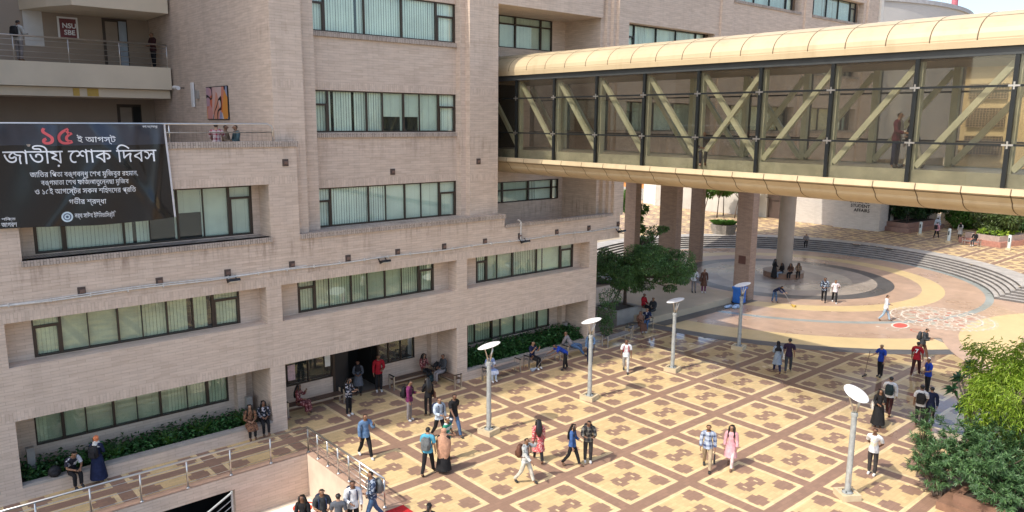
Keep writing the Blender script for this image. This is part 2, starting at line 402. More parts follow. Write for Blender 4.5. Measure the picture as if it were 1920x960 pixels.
# entrance doorway: dark lobby and frame
d=MB(); d.box(-5.4,-3.12,10.6,10.7,0,2.62); d.box(-5.5,-5.4,8.9,10.7,0,2.62); d.box(-3.12,-3.02,8.9,10.7,0,2.62); d.box(-5.5,-3.02,8.95,10.7,2.425,2.5)
dw=P(d,'doorway',M_DARK)
d=MB(); d.box(-5.40,-5.3,8.66,8.78,0,2.42); d.box(-3.2,-3.1,8.66,8.78,0,2.42); d.box(-5.3,-3.2,8.68,8.78,2.32,2.42); P2(d,'door_frame',M_FRAME,dw)
d=MB(); d.box(-5.28,-4.6,8.80,8.84,.02,2.32); P2(d,'door_leaf',M_DARKM,dw)
# posters behind the entrance window
pm=MB(); pm.box(-5.75,-5.5,8.688,8.694,1.5,2.05); o=P(pm,'notice',plain('notice_paper',(.72,.72,.66),.7,var=.1)); 
pm=MB(); pm.box(-7.42,-7.1,8.688,8.694,1.25,1.9); o=P(pm,'notice',plain('notice_pink',(.62,.45,.47),.7,var=.2,scale=9))
# planters built into bays A and C
for a,b in (bays[0],bays[1],bays[3]):
    p=MB(); p.box(a,b,FY+.004,7.12,0,.42); P(p,'planter_wall',M_BRICK)
    c=MB(); c.box(a+.003,b-.003,FY-.0,7.14,.42,.5); P(c,'planter_ledge',plain('planter_ledge',(.34,.31,.275),.8,var=.15,scale=2))
    s_=MB(); s_.box(a,b,7.12,gw,.0,.34); P(s_,'planter_soil',M_SOIL)
    for x in (a+.35,b-.5):
        q=MB(); q.box(x,x+.22,8.05,8.27,.34,1.12); q.box(x-.0,x+.22,8.06,8.26,1.12,1.2); P(q,'vent_post',M_CONCD)
# ---------------- left wing, second floor (flush with the band), terrace on top
wg=MB()
wall_boxes(wg,FY,7.2,W0,-7.5,7.39,10.85,[(-16.43,-8.62,7.57,9.5),(-25.2,-17.2,7.57,9.5)])
wg.box(W0,-8.2,7.2,22,9.7,10.0)
wall_boxes(wg,7.8,8.05,W0,-8.3,7.39,9.7,[(-15.93,-8.89,7.6,9.42)])
wg.box(-8.62,-7.5,7.2,8.3,7.39,9.7)
wg.box(W0,-7.5,7.2,7.3,9.7,10.85)
P(wg,'wing_wall',M_BRICK)
q=MB(); q.box(W0,-7.5,FY-.004,FY+.06,9.505,9.8); P(q,'soldier_course',M_SOLD)
q=MB(); q.box(-16.46,-8.59,FY-.07,7.8,7.39,7.57); P(q,'sill',M_COPE)
q=MB(); q.box(W0,-7.44,FY-.06,7.32,10.85,11.05); P(q,'parapet_coping',M_COPE)
window(main,7.86,-15.93,-8.89,7.6,9.42,[(-15.07,.1),(-13.32,.07),(-12.5,.03),(-11.56,.08),(-10.67,.04),(-9.75,.1)],8.98,gaps=[(-12.45,-11.6),(-11.5,-10.7,8.55)],shade=[(-10.6,-8.9),(-11.5,-10.7)])
# ---------------- centre block, steps back towards the windows
ct=MB(); TOP=24.0
ct.box(-8.2,-7.0,7.1,8.3,7.57 if False else 9.72,TOP); ct.box(-7.497,-7.0,7.1,8.3,7.39,9.72)
ct.box(-7.0,-6.32,7.5,8.3,7.39,TOP); ct.box(.70,.98,7.62,8.3,7.39,TOP); ct.box(.98,2.33,7.3,8.3,7.39,TOP); ct.box(2.33,2.62,7.32,10.4,7.39,TOP)
for z0,z1 in ((7.39,7.55),(9.15,11.34),(12.98,15.2),(16.84,19.03),(20.68,TOP)): ct.box(-6.32,.70,7.95,8.3,z0,z1)
ct.box(-8.2,-7.9,8.3,22,9.72,TOP)                           # side wall towards the terrace
ct.box(-8.2,2.62,21.7,22,7.4,TOP); ct.box(-7.9,10,8.9,22,TOP-.3,TOP)
P(ct,'tower_wall',M_BRICK)
for z in (9.155,12.985,16.845):
    for xa,xb,y in ((-6.32,.70,7.945),(.982,2.6,7.296),(-8.198,-7.002,7.096)):
        if z<9.72 and xa<-8: continue
        q=MB(); q.box(xa,xb,y,y+.04,z,z+.3); P(q,'soldier_course',M_SOLD)
for z in (11.14,15.0,18.83):
    q=MB(); q.box(-6.318,.74,7.86,8.2,z,z+.18); P(q,'sill',M_COPE)
q=MB(); q.box(-7.5,2.68,FY-.07,8.0,7.39,7.575); P(q,'sill',M_COPE)
window(main,8.04,-6.32,.70,7.57,9.15,[(-5.57,.09),(-3.83,.07),(-3.0,.03),(-2.04,.07),(-1.2,.03),(-.22,.1)],8.62,shade=[(-3.0,.7)])
window(main,8.04,-6.32,.70,11.34,12.98,[(-5.56,.1),(-3.81,.08),(-3.06,.05),(-2.03,.09),(-1.22,.03),(-.23,.09)],12.42,gaps=[(-3.0,-2.1,11.98),(-2.0,-1.25,11.98)],shade=[(-3.0,-.25)])
window(main,8.04,-6.32,.70,15.2,16.84,[(-5.59,.1),(-3.83,.08),(-2.06,.09),(-.30,.1)],16.26)
window(main,8.04,-6.32,.70,19.03,20.68,[(-5.59,.1),(-3.83,.08),(-2.06,.09),(-.30,.1)],20.1)
tw=MB(); tw.box(-54,-20.6,7.4,22,10.0,41); tw.box(-54,W0,FY,22,0,10); P(tw,'unseen_shade_tower',M_BRICK)  # unseen tower added left of view, height set to shade facade foot and terrace
# ---------------- slot where the bridge enters
sl=MB()
wall_boxes(sl,10.0,10.3,2.62,9.5,6.3,TOP,[(2.7,9.2,7.66,8.75),(2.7,8.55,15.45,17.0),(3.3,7.3,10.4,13.7)])
sl.box(2.62,9.5,7.32,10.0,17.0,TOP)
sl.box(9.5,9.75,7.45,10.3,6.3,TOP); sl.box(9.75,10.0,7.22,9,6.3,TOP); sl.box(10.0,10.22,7.02,9,6.3,TOP); sl.box(10.22,10.98,FY,9,6.95,TOP)
sl.box(10.2,10.76,7.1,9,6.3,6.95)
P(sl,'recess_wall',M_BRICK)
q=MB(); q.box(2.70,9.66,FY-.06,7.14,6.93,7.08); q.box(9.66,10.21,FY+.02,7.1,6.93,7.06); P(q,'sill',M_COPE)
window(main,10.05,2.7,9.2,7.66,8.75,[(5.2,.1),(7.0,.1),(8.7,.12)],transom_all=8.3,shade=[(5.2,7.0)])
window(main,10.05,2.7,8.55,15.45,17.0,[(4.9,.1),(6.0,.1),(7.75,.12)],transom_all=16.6,shade=[(2.7,8.5)])
q=MB(); q.box(3.3,7.3,10.9,11,10.4,13.7); P(q,'doorway',M_DARK)
# ---------------- upper right wing (raised on columns) and curved end
rt=MB(); RX1=39.3
ops=[]
bx=[(11.0,18.52),(20.3,28.0),(29.5,36.9)]
rows=[(11.33,12.9),(15.2,16.88),(18.98,20.45)]
for a,b in bx:
    for z0,z1 in rows: ops.append((a,b,z0-.0,z1))
wall_boxes(rt,FY,7.3,10.98,RX1,9.0,22.3,ops)
rt.box(10.98,RX1,7.3,23,9.0,9.3); rt.box(10.98,RX1,7.9,8.1,9.3,22.3); rt.box(10.98,RX1,22.7,23,9.3,22.3); rt.box(10.98,11.2,8.1,22.7,9.3,22.3); rt.box(10.98,RX1,8.1,22.7,22.0,22.3)
for xa,xb in ((18.95,20.1),(28.4,29.2),(37.3,38.3)): rt.box(xa,xb,FY-.14,FY+.0,9.0,22.3)
P(rt,'raised_wing_wall',M_BRICK)
for i,(a,b) in enumerate(bx):
    for j,(z0,z1) in enumerate(rows):
        wd=b-a
        window(main,7.34,a+.3,b-.3,z0,z1-.0,[(a+.95,.1),(a+.3+wd*.33,.09),(a+.3+wd*.56,.09),(b-1.15,.1)],z0+1.05,room=True,fmat=M_DARKM,shade=[(a+2,a+4)] if (i+j)%2 else [])
        q=MB(); q.box(a,b,FY-.06,7.3,z0-.16,z0-.003); P(q,'sill',M_COPE)
# curved end (grey plaster)
cc=(51.5,27.8); CR=22.0; arc=[]
for k in range(49):
    th=R(-124+ k*(68/48)); arc.append((cc[0]+CR*math.cos(th),cc[1]+CR*math.sin(th)))
poly=arc+[(arc[-1][0],21.0),(arc[0][0],21.0)]
cv=MB(); cv.prism(poly,9.0,21.3); o=P(cv,'curved_wall',M_CONC); shade_auto(o,25)
arc2=[(cc[0]+(CR+.12)*math.cos(R(-124+k*68/48)),cc[1]+(CR+.12)*math.sin(R(-124+k*68/48))) for k in range(49)]
cv=MB(); cv.prism(arc2+[(arc2[-1][0],21),(arc2[0][0],21)],21.3,21.62); o=P(cv,'roof_coping',plain('coping_grey',(.42,.42,.42),.8)); shade_auto(o,25)
q=MB(); q.box(39.35,39.75,6.7,7.2,9.0,22.3); P(q,'corner_strip',plain('strip_cream',(.74,.70,.62),.8,var=.05))
q=MB()
for x in (50.3,51.0,51.6,52.3): q.bar((x,6.6,21.6),(x,6.6,22.4),.05)
q.bar((50.2,6.6,22.35),(52.4,6.6,22.35),.05); P(q,'roof_rail',M_STEEL)
q=MB(); q.path([(54.2,7.0,21.6),(54.2,7.0,26)],.26,10); P(q,'roof_mast',plain('mast_red',(.42,.12,.14),.6))
# louvre opening on the curved wall
q=MB(); th0=R(-79)
q2=[(cc[0]+(CR+.03)*math.cos(R(a)),cc[1]+(CR+.03)*math.sin(R(a))) for a in (-84,-81,-78,-75)]
for (xa,ya),(xb,yb) in zip(q2,q2[1:]): q.quad((xa,ya,15.4),(xb,yb,15.4),(xb,yb,17.0),(xa,ya,17.0))
P(q,'louvre',M_DARKM)
# columns under the raised wing
for x,y,wx,wy in ((24.76,7.44,.72,1.16),(25.0,13.8,.7,1.5),(34.8,18.45,.5,1.15),(28.6,20.6,.68,1.14)):
    q=MB(); q.box(x,x+wx,y,y+wy,0,9.0); P(q,'column',M_COLB)
q=MB(); q.lathe((34.4,10.3,0),[(.6,0),(.6,9.0)],28); o=P(q,'round_column',plain('round_column',(.34,.28,.22),.85,var=.1,scale=1)); shade_auto(o)
q=MB(); q.box(23.4,24.2,7.425,7.437,2.5,3.0) if False else q.box(24.748,24.757,7.75,8.3,2.45,3.0); P(q,'plaque',plain('plaque',(.10,.04,.03),.4))
# ---------------- balconies at the back of the terrace
bl=MB(); BYF=18.0
bl.box(W0,-8.3,BYF,BYF+3.2,13.15,14.15); bl.box(W0,-8.3,BYF+.3,BYF+3.2,12.75,13.13)
P(bl,'balcony_slab',M_CREAM)
bl=MB(); bl.prism([(-12.2,BYF-.2),(-8.3,BYF-.2),(-8.3,BYF+3.2),(-13.6,BYF+3.2),(-12.9,BYF+1.2)],16.55,18.2); P(bl,'balcony_slab',M_CREAM)
bw_=MB(); bw_.box(W0,-8.21,21.2,21.6,10,TOP); P(bw_,'balcony_back_wall',M_TANW)
for x,z0,z1,y in ((-9.75,14.15,16.5,21.18),(-9.4,10.0,12.5,21.18)):
    q=MB(); q.box(x-.55,x+.55,y-.02,y+.0,z0,z1); dd=P(q,'door',M_FRAME); q=MB(); q.box(x-.42,x+.10,y-.04,y-.021,z0+.1,z1-.15); P2(q,'door_leaf',plain('door_leaf',(.28,.23,.18),.6),dd)
    q=MB(); q.box(x+.16,x+.5,y-.04,y-.021,z0+.1,z1-.1); P2(q,'door_pane',plain('sky_pane',(.30,.36,.42),.2),dd) if z0>12 else P2(q,'door_pane',M_DARK,dd)
for x in (-15.6,-13.5):
    q=MB(); q.box(x,x+.75,21.16,21.2,15.0,17.05); P(q,'wall_panel',plain('white_panel',(.60,.58,.54),.7,var=.05))
q=MB(); q.box(-13.2,-12.9,17.98,18.0,12.8,13.12); q.box(-12.6,-12.1,17.98,18.0,12.8,13.12); 
for xa,xb in ((-12.35,-12.1),(-11.8,-11.35)):
    q=MB(); q.box(xa,xb,BYF+.27,BYF+.298,12.78,13.11); P(q,'fascia_patch',plain('patch_yellow',(.55,.36,.08),.7))
# balcony railing (part of the building)
def railing(name,p0,p1,h,nbars,posts,mat,par=None,post_r=.025,top_r=.035):
    m=MB(); a=Vector(p0); b=Vector(p1)
    m.path([a+Vector((0,0,h)),b+Vector((0,0,h))],top_r,8)
    for i in range(nbars): z=h*(.16+.68*i/max(1,nbars-1)); m.path([a+Vector((0,0,z)),b+Vector((0,0,z))],.012,6)
    for i in range(posts+1):
        q=a.lerp(b,i/posts); m.path([q,q+Vector((0,0,h-.02))],post_r,8)
    return m
P(railing('r',(W0,18.08,14.15),(-8.4,18.08,14.15),1.02,4,9,M_STEEL),'balcony_railing',M_STEEL,smooth=True)
m=MB(); m.path([(W0,7.0,11.66),(-8.5,7.0,11.66),(-8.36,7.0,11.58),(-8.32,7.0,11.45),(-8.32,7.0,11.05)],.035,8); m.path([(W0,7.0,11.37),(-8.35,7.0,11.37)],.022,8)
for x in (-11.9,-15.5,-19.0): m.path([(x,7.0,11.05),(x,7.0,11.64)],.025,8)
P(m,'terrace_railing',M_STEEL,smooth=True)
# ================================================================== things fixed to the facade
cable=MB()
zc=6.28; xs=np.linspace(-24,10.55,70)
cable.path([(x,FY-.05,zc+.02*math.sin(x*1.3)) for x in xs],.028,6); cable.path([(x,FY-.045,zc+.05+.03*math.sin(x*.9+1)) for x in np.linspace(-24,-7.3,40)],.02,6)
for x in np.arange(-23.5,10.5,1.1): cable.box(x-.02,x+.02,FY-.08,FY,zc-.05,zc+.06)
cable.path([(3.62,FY-.05,6.3),(3.62,FY-.05,7.15),(3.45,FY-.05,7.25)],.04,6)
o=cable.build('conduit_pipe',plain('conduit_white',(.55,.53,.49),.5,var=.15,scale=8)); tag(o,'thin white conduit pipe running along the whole brick band of the facade','pipe')
flood_lab=['grey floodlight clipped under the conduit, below the left wing window','grey floodlight on the conduit below the centre block windows','grey floodlight under the upright pipe on the conduit','grey floodlight at the right end of the conduit by the building corner']
for (x,z),lb in zip(((-10.2,6.2),(-3.98,6.16),(3.72,6.22),(10.62,6.1)),flood_lab):
    e=empty('floodlight',(x,FY-.1,z)); tag(e,lb,'floodlight','floodlights along the facade conduit')
    m=MB(); m.box(-.2,.2,-.16,-.02,-.02,.03); m.bar((-.16,-.02,0),(-.16,.1,.12),.03); m.bar((.16,-.02,0),(.16,.1,.12),.03); m.build('bracket',M_DARKM,e)
    m=MB(); m.prism([(-.2,-.3),(.2,-.3),(.2,-.04),(-.2,-.04)],-.12,-.03); b=m.build('lamp_housing',M_DARKM,e); b.rotation_euler=(R(-22),0,0)
    m=MB(); m.box(-.17,.17,-.28,-.06,-.128,-.121); b=m.build('lens',plain('lens_white',(.75,.75,.70),.3),e); b.rotation_euler=(R(-22),0,0)
vents=[(-17.3,6.46,FY),(-14.93,6.44,FY),(-12.6,6.44,FY),(-10.3,6.44,FY),(-7.87,6.45,FY),(-5.51,6.43,FY),(-3.2,6.43,FY),(-.82,6.42,FY),(1.47,6.42,FY),(3.6,6.48,FY),(6.04,6.44,FY),(8.35,6.44,FY),(10.62,6.46,FY),(-7.95,10.27,FY),(-2.68,9.68,7.945),(1.45,10.03,7.296)]
nb=len(vents)
for i,(x,z,y) in enumerate(vents):
    e=empty('wall_vent',(x,y,z))
    if i<13: tag(e,'small square dark vent niche set in the brick band above the conduit pipe','vent','square vents in a row along the brick band')
    else: tag(e,['square dark vent high on the left wing pier beside the terrace end','square dark vent above the lowest centre block window','square dark vent on the plain brick pier right of the centre windows'][i-13],'vent')
    m=MB(); m.box(-.115,.115,-.02,0,-.13,.13); m.build('plate',plain('vent_plate',(.085,.06,.05),.8),e)
    m=MB(); m.box(-.05,.09,-.06,-.02,-.06,.05); m.box(-.03,.03,-.09,-.06,-.02,.05); m.build('cap',plain('vent_cap',(.16,.10,.08),.7),e)
# camera + tube lamp + painting on the terrace side wall
e=empty('security_camera',(-8.2,16.6,13.2)); tag(e,'white security camera on an arm by the balcony end','camera')
m=MB(); m.bar((0,0,0),(-.35,0,.0),.04); m.build('arm',M_DARKM,e); m=MB(); m.path([(-.35,.3,.02),(-.35,-.3,-.02)],.09,10); m.build('body',M_WHITE,e)
e=empty('wall_lamp',(-8.2,15.3,12.9)); tag(e,'white upright tube lamp on the brick side wall near the painting','wall lamp')
m=MB(); m.box(-.12,-.04,-.12,.12,-.55,.5); m.build('tube',M_WHITE,e); m=MB(); m.box(-.1,0,-.6,-.35,-.2,.15); m.build('gear_box',M_CONCD,e)
def mural():
    k=N('abstract_painting'); tc=k.n('TexCoord').outputs['Object']
    v=k.n('TexVoronoi'); v.inputs['Scale'].default_value=2.2; k.l(k.scaled(tc,1,1.0,.45),v.inputs['Vector'])
    r=k.n('SeparateColor'); k.l(v.outputs['Color'],r.inputs[0])
    c=k.ramp(r.outputs[0],[(.0,(.05,.12,.35)),(.2,(.62,.60,.58)),(.4,(.60,.12,.04)),(.6,(.70,.30,.05)),(.8,(.62,.28,.26)),(1.,(.10,.28,.5))])
    wv=k.n('TexWave'); wv.inputs['Scale'].default_value=1.2; wv.inputs['Distortion'].default_value=9; wv.inputs['Detail'].default_value=1; k.l(tc,wv.inputs[0])
    c=k.mix(k.ramp(wv.outputs[1],[(.06,1.),(.12,0.)]),c,(.01,.01,.015)); k.l(c,k.b.inputs['Base Color']); k.b.inputs['Roughness'].default_value=.5; return k.m
e=empty('wall_painting',(-8.2,12.52,12.48)); tag(e,'bright multicoloured abstract painting hung on the brick side wall','painting')
m=MB(); m.box(-.05,-.0,-1.2,1.2,-.68,.68); m.build('board',M_DARKM,e); m=MB(); m.box(-.062,-.051,-1.17,1.17,-.65,.65); m.build('canvas',mural(),e)
# framed poster on balcony back wall
e=empty('framed_poster',(-11.75,21.14,15.9)); tag(e,'white framed maroon poster with white letters on the balcony back wall','poster')
m=MB(); m.box(-.42,.42,-.03,.0,-.5,.5); m.build('frame',M_WHITE,e); m=MB(); m.box(-.34,.34,-.04,-.031,-.42,.42); m.build('sheet',plain('maroon',(.16,.03,.035),.5),e)
def text(name,body,size,loc,rot,mat,parent=None,align='CENTER',ext=.004,bold=0,sx=1.0):
    V,F,Ly=glyphs(body,bold/size,align,simple=True); me=bpy.data.meshes.new(name); me.from_pydata([(x*size*sx,y*size,.0012*l) for (x,y),l in zip(V,Ly)],[],F); me.materials.append(mat)
    o=bpy.data.objects.new(name,me); COL.objects.link(o); o.location=loc; o.rotation_euler=rot
    if parent: o.parent=parent
    return o
M_LETW=plain('letter_white',(.80,.82,.84),.6,var=.02)
text('lettering','NSU\nSBE',.3,(0.05,-.045,-.05),(R(90),0,0),M_LETW,e,bold=.008)
# ================================================================== GROUND
S=2.9
PX0,PX1,PY0,PY1=-24.0,-8.75,-1.2,4.35        # sunken stair well
g=MB(); E_=700
HX0,HX1,HY0,HY1=PX0-.4,PX1+.4,PY0-.4,PY1+.4
for x0,x1,y0,y1 in ((-E_,HX0,-E_,E_),(HX1,E_,-E_,E_),(HX0,HX1,-E_,HY0),(HX0,HX1,HY1,E_)): g.box(x0,x1,y0,y1,-.4,-.03)
struct(g.build('ground',plain('ground_dust',(.26,.23,.19),.9,var=.15,scale=.05)))
def floor_mat(name,col,joint=.145,var=.10,wetx=True,rough=.55,jdark=.80,stainc=(.12,.10,.08)):
    k=N(name); p=k.pos()
    bt=k.n('TexBrick'); k.l(p,bt.inputs['Vector']); bt.offset=.5
    for nm,v in (('Scale',1),('Brick Width',joint*2),('Row Height',joint),('Mortar Size',.006),('Mortar Smooth',.3),('Bias',0)): bt.inputs[nm].default_value=v
    bt.inputs['Color1'].default_value=(*[min(1,c*(1+var)) for c in col],1); bt.inputs['Color2'].default_value=(*[c*(1-var) for c in col],1); bt.inputs['Mortar'].default_value=(*[c*jdark for c in col],1)
    n=k.noise(p,.55,6,.6); c=k.mix(k.ramp(n,[(.48,0.),(.82,.24)]),bt.outputs[0],stainc)
    bigv=k.noise(p,.16,5,.6); c=k.mix(k.ramp(bigv,[(.40,.10),(.62,0.)]),c,tuple(q*.62 for q in col))
    n2=k.noise(p,4,4,.6); c=k.mix(k.ramp(n2,[(.5,0.),(.8,.22)]),c,tuple(min(1,q*1.35) for q in col))
    n3=k.noise(p,16,2,.5); c=k.mix(k.ramp(n3,[(.62,0.),(.72,.35)]),c,stainc)
    sx=k.n('SeparateXYZ'); k.l(p,sx.inputs[0])
    if wetx:
        wet=k.ramp(k.math('ADD',k.math('MULTIPLY',k.math('SUBTRACT',sx.outputs[0],7.5),.14),k.math('MULTIPLY',k.math('SUBTRACT',k.noise(p,.35,4),.5),2.2)),[(.2,0.),(.7,1.)])
        far=k.math('SUBTRACT',1,k.math('GREATER_THAN',sx.outputs[2],.5)); wet=k.math('MULTIPLY',wet,far)
        c=k.mix(k.math('MULTIPLY',wet,.36),c,tuple(q*.45 for q in col))
        rr=k.n('Mix',data_type='FLOAT'); k.l(wet,rr.inputs[0]); rr.inputs[2].default_value=rough; rr.inputs[3].default_value=.06; k.l(rr.outputs[0],k.b.inputs['Roughness'])
    else: k.b.inputs['Roughness'].default_value=rough
    k.l(c,k.b.inputs['Base Color']); return k.m
F_YEL=floor_mat('tile_yellow',(.61,.445,.225)); F_BRN=floor_mat('tile_brown',(.285,.175,.12)); F_CRM=floor_mat('tile_cream',(.70,.54,.30))
def module():
    U=40; grid=np.zeros((U,U),int)
    for b in range(U):
        for a in range(U):
            u,v=a+.5,b+.5
            if u<3 or u>37 or v<3 or v>37: grid[b,a]=1; continue
            if u<5 or u>35 or v<5 or v>35: grid[b,a]=2; continue
            for cx in (9.2,30.8):
                for cy in (9.2,30.8):
                    du,dv=abs(u-cx),abs(v-cy)
                    if (du<5.0 and dv<2.6) or (du<2.8 and dv<4.4): grid[b,a]=1
            du,dv=abs(abs(u-20)-4.5),abs(v-20)
            if (du<3.8 and dv<2.4) or (du<2.4 and dv<3.9) or (abs(u-20)<2.2 and dv<2.4): grid[b,a]=1
            if du<1.0 and dv<1.0: grid[b,a]=2
    rects=[]; b=0
    while b<U:
        e=b+1
        while e<U and (grid[e]==grid[b]).all(): e+=1
        a=0
        while a<U:
            q=a+1
            while q<U and grid[b,q]==grid[b,a]: q+=1
            rects.append((a/U,q/U,b/U,e/U,grid[b,a])); a=q
        b=e
    return rects
MODR=module()
def tiles(name,ranges,z,skip=None,hole=None):
    V=[];Fm=[];Fc=[]
    def put(x0,x1,y0,y1,m):
        if x1-x0<1e-4 or y1-y0<1e-4: return
        n=len(V); V.extend([(x0,y0,z),(x1,y0,z),(x1,y1,z),(x0,y1,z)]); Fc.append((n,n+1,n+2,n+3)); Fm.append(m)
    done=set()
    for j0,j1,i0,i1 in ranges:
        for j in range(j0,j1):
            for i in range(i0,i1):
                if (i,j) in done: continue
                done.add((i,j))
                for a,b,c,d,m in MODR:
                    x0,x1,y0,y1=(j+a)*S,(j+b)*S,(i+c)*S,(i+d)*S
                    if skip and skip((x0+x1)/2,(y0+y1)/2): continue
                    if hole and x0<hole[1] and x1>hole[0] and y0<hole[3] and y1>hole[2]:
                        hx0,hx1,hy0,hy1=hole
                        put(x0,min(x1,hx0),y0,y1,m) if x0<hx0 else None
                        if x1>hx1: put(max(x0,hx1),x1,y0,y1,m)
                        xa,xb=max(x0,hx0),min(x1,hx1)
                        if y0<hy0: put(xa,xb,y0,hy0,m)
                        if y1>hy1: put(xa,xb,hy1,y1,m)
                    else: put(x0,x1,y0,y1,m)
    mb=MB(); mb.v=V; mb.f=Fc; mb.m=[int(q) for q in Fm]
    return struct(mb.build(name,[F_YEL,F_BRN,F_CRM]))
CC=(34.2,10.2)
tiles('plaza_paving',[(-8,14,-7,3)],0.0,skip=lambda x,y:(x-CC[0])**2+(y-CC[1])**2<19.6**2 and not(x>24 and y<-6),hole=(PX0,PX1,PY0,PY1))
# ---- circle
def stone_mat(name,col,var=.16,wet=.75,rough=.42):
    k=N(name); p=k.pos(); n=k.noise(p,1.1,6,.62); c=k.ramp(n,[(.3,tuple(q*(1-var) for q in col)),(.72,tuple(min(1,q*(1+var)) for q in col))])
    f=k.noise(p,9,3); c=k.mix(k.ramp(f,[(.5,0.),(.75,.2)]),c,tuple(q*.7 for q in col))
    wn=k.noise(p,.22,4); wv=k.ramp(wn,[(.36,.85),(.58,0.)]); c=k.mix(k.math('MULTIPLY',wv,wet*.28),c,tuple(q*.55 for q in col))
    rr=k.n('Mix',data_type='FLOAT'); k.l(k.math('MULTIPLY',wv,wet),rr.inputs[0]); rr.inputs[2].default_value=rough; rr.inputs[3].default_value=.12; k.l(rr.outputs[0],k.b.inputs['Roughness'])
    bt=k.n('TexBrick'); k.l(p,bt.inputs['Vector']); 
    for nm,v in (('Scale',1),('Brick Width',.9),('Row Height',.6),('Mortar Size',.01)): bt.inputs[nm].default_value=v
    c=k.mix(k.math('MULTIPLY',bt.outputs['Fac'],.25),c,tuple(q*.6 for q in col))
    k.l(c,k.b.inputs['Base Color']); return k.m
S_PINK=stone_mat('stone_pink',(.48,.325,.225)); S_YEL=stone_mat('stone_yellow',(.64,.475,.235),var=.07,wet=.3); S_DARK=stone_mat('stone_dark',(.10,.095,.092)); S_GRY=stone_mat('stone_grey',(.36,.305,.25)); S_LGT=stone_mat('stone_pale',(.50,.43,.33)); S_BLU=stone_mat('stone_bluegrey',(.30,.33,.31),wet=.9)
def annulus(mb,c,r0,r1,a0,a1,z,m,n=None):
    n=n or max(12,int((a1-a0)/2.5))
    for k in range(n):
        t0,t1=R(a0+(a1-a0)*k/n),R(a0+(a1-a0)*(k+1)/n)
        p=lambda r,t:(c[0]+r*math.cos(t),c[1]+r*math.sin(t),z)
        if r0<=0: mb.add([p(0,0),p(r1,t0),p(r1,t1)],[(0,1,2)],m)
        else: mb.quad(p(r0,t0),p(r1,t0),p(r1,t1),p(r0,t1),m)
ring=MB(); RM=[S_PINK,S_YEL,S_DARK,S_GRY,S_LGT,S_BLU]
for r0,r1,m in ((0,3.26,3),(3.26,4.95,4),(4.95,6.7,3),(6.7,7.85,2),(7.85,9.63,0),(9.63,11.1,1),(11.1,13.55,0),(13.55,14.04,5)): annulus(ring,CC,r0,r1,0,360,.005,m,120)
annulus(ring,CC,14.04,17.2,170,289,.005,0); annulus(ring,CC,17.2,19.3,180,237,.005,1); annulus(ring,CC,19.3,20.15,180,238.5,.005,2); annulus(ring,CC,17.2,20.15,238.5,262,.004,0)
struct(ring.build('circle_paving',RM))
r2=MB(); c2=(30.1,-16.0)
annulus(r2,c2,11.55,12.4,0,360,.009,0,100); annulus(r2,c2,8.6,11.55,0,360,.009,1,100); annulus(r2,c2,0,8.6,0,360,.009,0,60); struct(r2.build('side_circle_paving',[S_PINK,S_YEL]))
q=MB(); q.quad((15.2,6.95,.009),(25.3,6.95,.009),(25.3,7.75,.009),(15.2,7.75,.009)); struct(q.build('edge_paving',S_DARK))
# ---- steps
ST=MB(); M_ST=plain('step_stone',(.40,.37,.33),.6,var=.2,scale=1.5); M_STR=plain('step_riser',(.13,.12,.115),.7,var=.2,scale=1.5)
NR,RH,TD=6,.14,.32
A0,A1=-72,152; nseg=90
def corner(i):
    r=14.04+i*TD; x=38.55+i*TD; return x,CC[1]-math.sqrt(r*r-(x-CC[0])**2),r
for i in range(NR):
    r=14.04+i*TD; z0,z1=i*RH,(i+1)*RH; x,yc,_=corner(i); a0=math.degrees(math.atan2(yc-CC[1],x-CC[0])); ro=r+(TD if i<NR-1 else 1.6)
    p=lambda rr,t,z:(CC[0]+rr*math.cos(t),CC[1]+rr*math.sin(t),z)
    for k in range(nseg):
        t0,t1=R(a0+(A1-a0)*k/nseg),R(a0+(A1-a0)*(k+1)/nseg)
        ST.quad(p(r,t0,z0),p(r,t0,z1),p(r,t1,z1),p(r,t1,z0),1); ST.quad(p(r,t0,z1),p(ro,t0,z1),p(ro,t1,z1),p(r,t1,z1),0)
    if i<NR-1: xe,ye,_=corner(i+1)
    else: xe,ye=x+3.5,yc-1.5
    ST.quad((x,-30,z0),(x,yc,z0),(x,yc,z1),(x,-30,z1),1); ST.quad((x,-30,z1),(xe,-30,z1),(xe,ye,z1),(x,yc,z1),0)
    ST.add([(x,yc,z1),(xe,ye,z1),p(ro,R(a0),z1)],[(0,1,2)],0)
for i in range(NR):
    t=R(A1); r=14.04+i*TD; ST.quad((CC[0]+r*math.cos(t),CC[1]+r*math.sin(t),0),(CC[0]+17*math.cos(t),CC[1]+17*math.sin(t),0),(CC[0]+17*math.cos(t),CC[1]+17*math.sin(t),(i+1)*RH),(CC[0]+r*math.cos(t),CC[1]+r*math.sin(t),(i+1)*RH),1)
struct(ST.build('amphitheatre_steps',[M_ST,M_STR]))
ZU=NR*RH
def skipu(x,y):
    d=math.hypot(x-CC[0],y-CC[1]); a=math.degrees(math.atan2(y-CC[1],x-CC[0]))
    if d<16.3 : return True
    if a>150 or a<-90: return True
    if y<-4 and x<41: return True
    return False
tiles('upper_plaza_paving',[(13,34,-10,17)],ZU-.003,skip=skipu)
q=MB(); q.box(38,400,-200,300,-.2,ZU-.05)
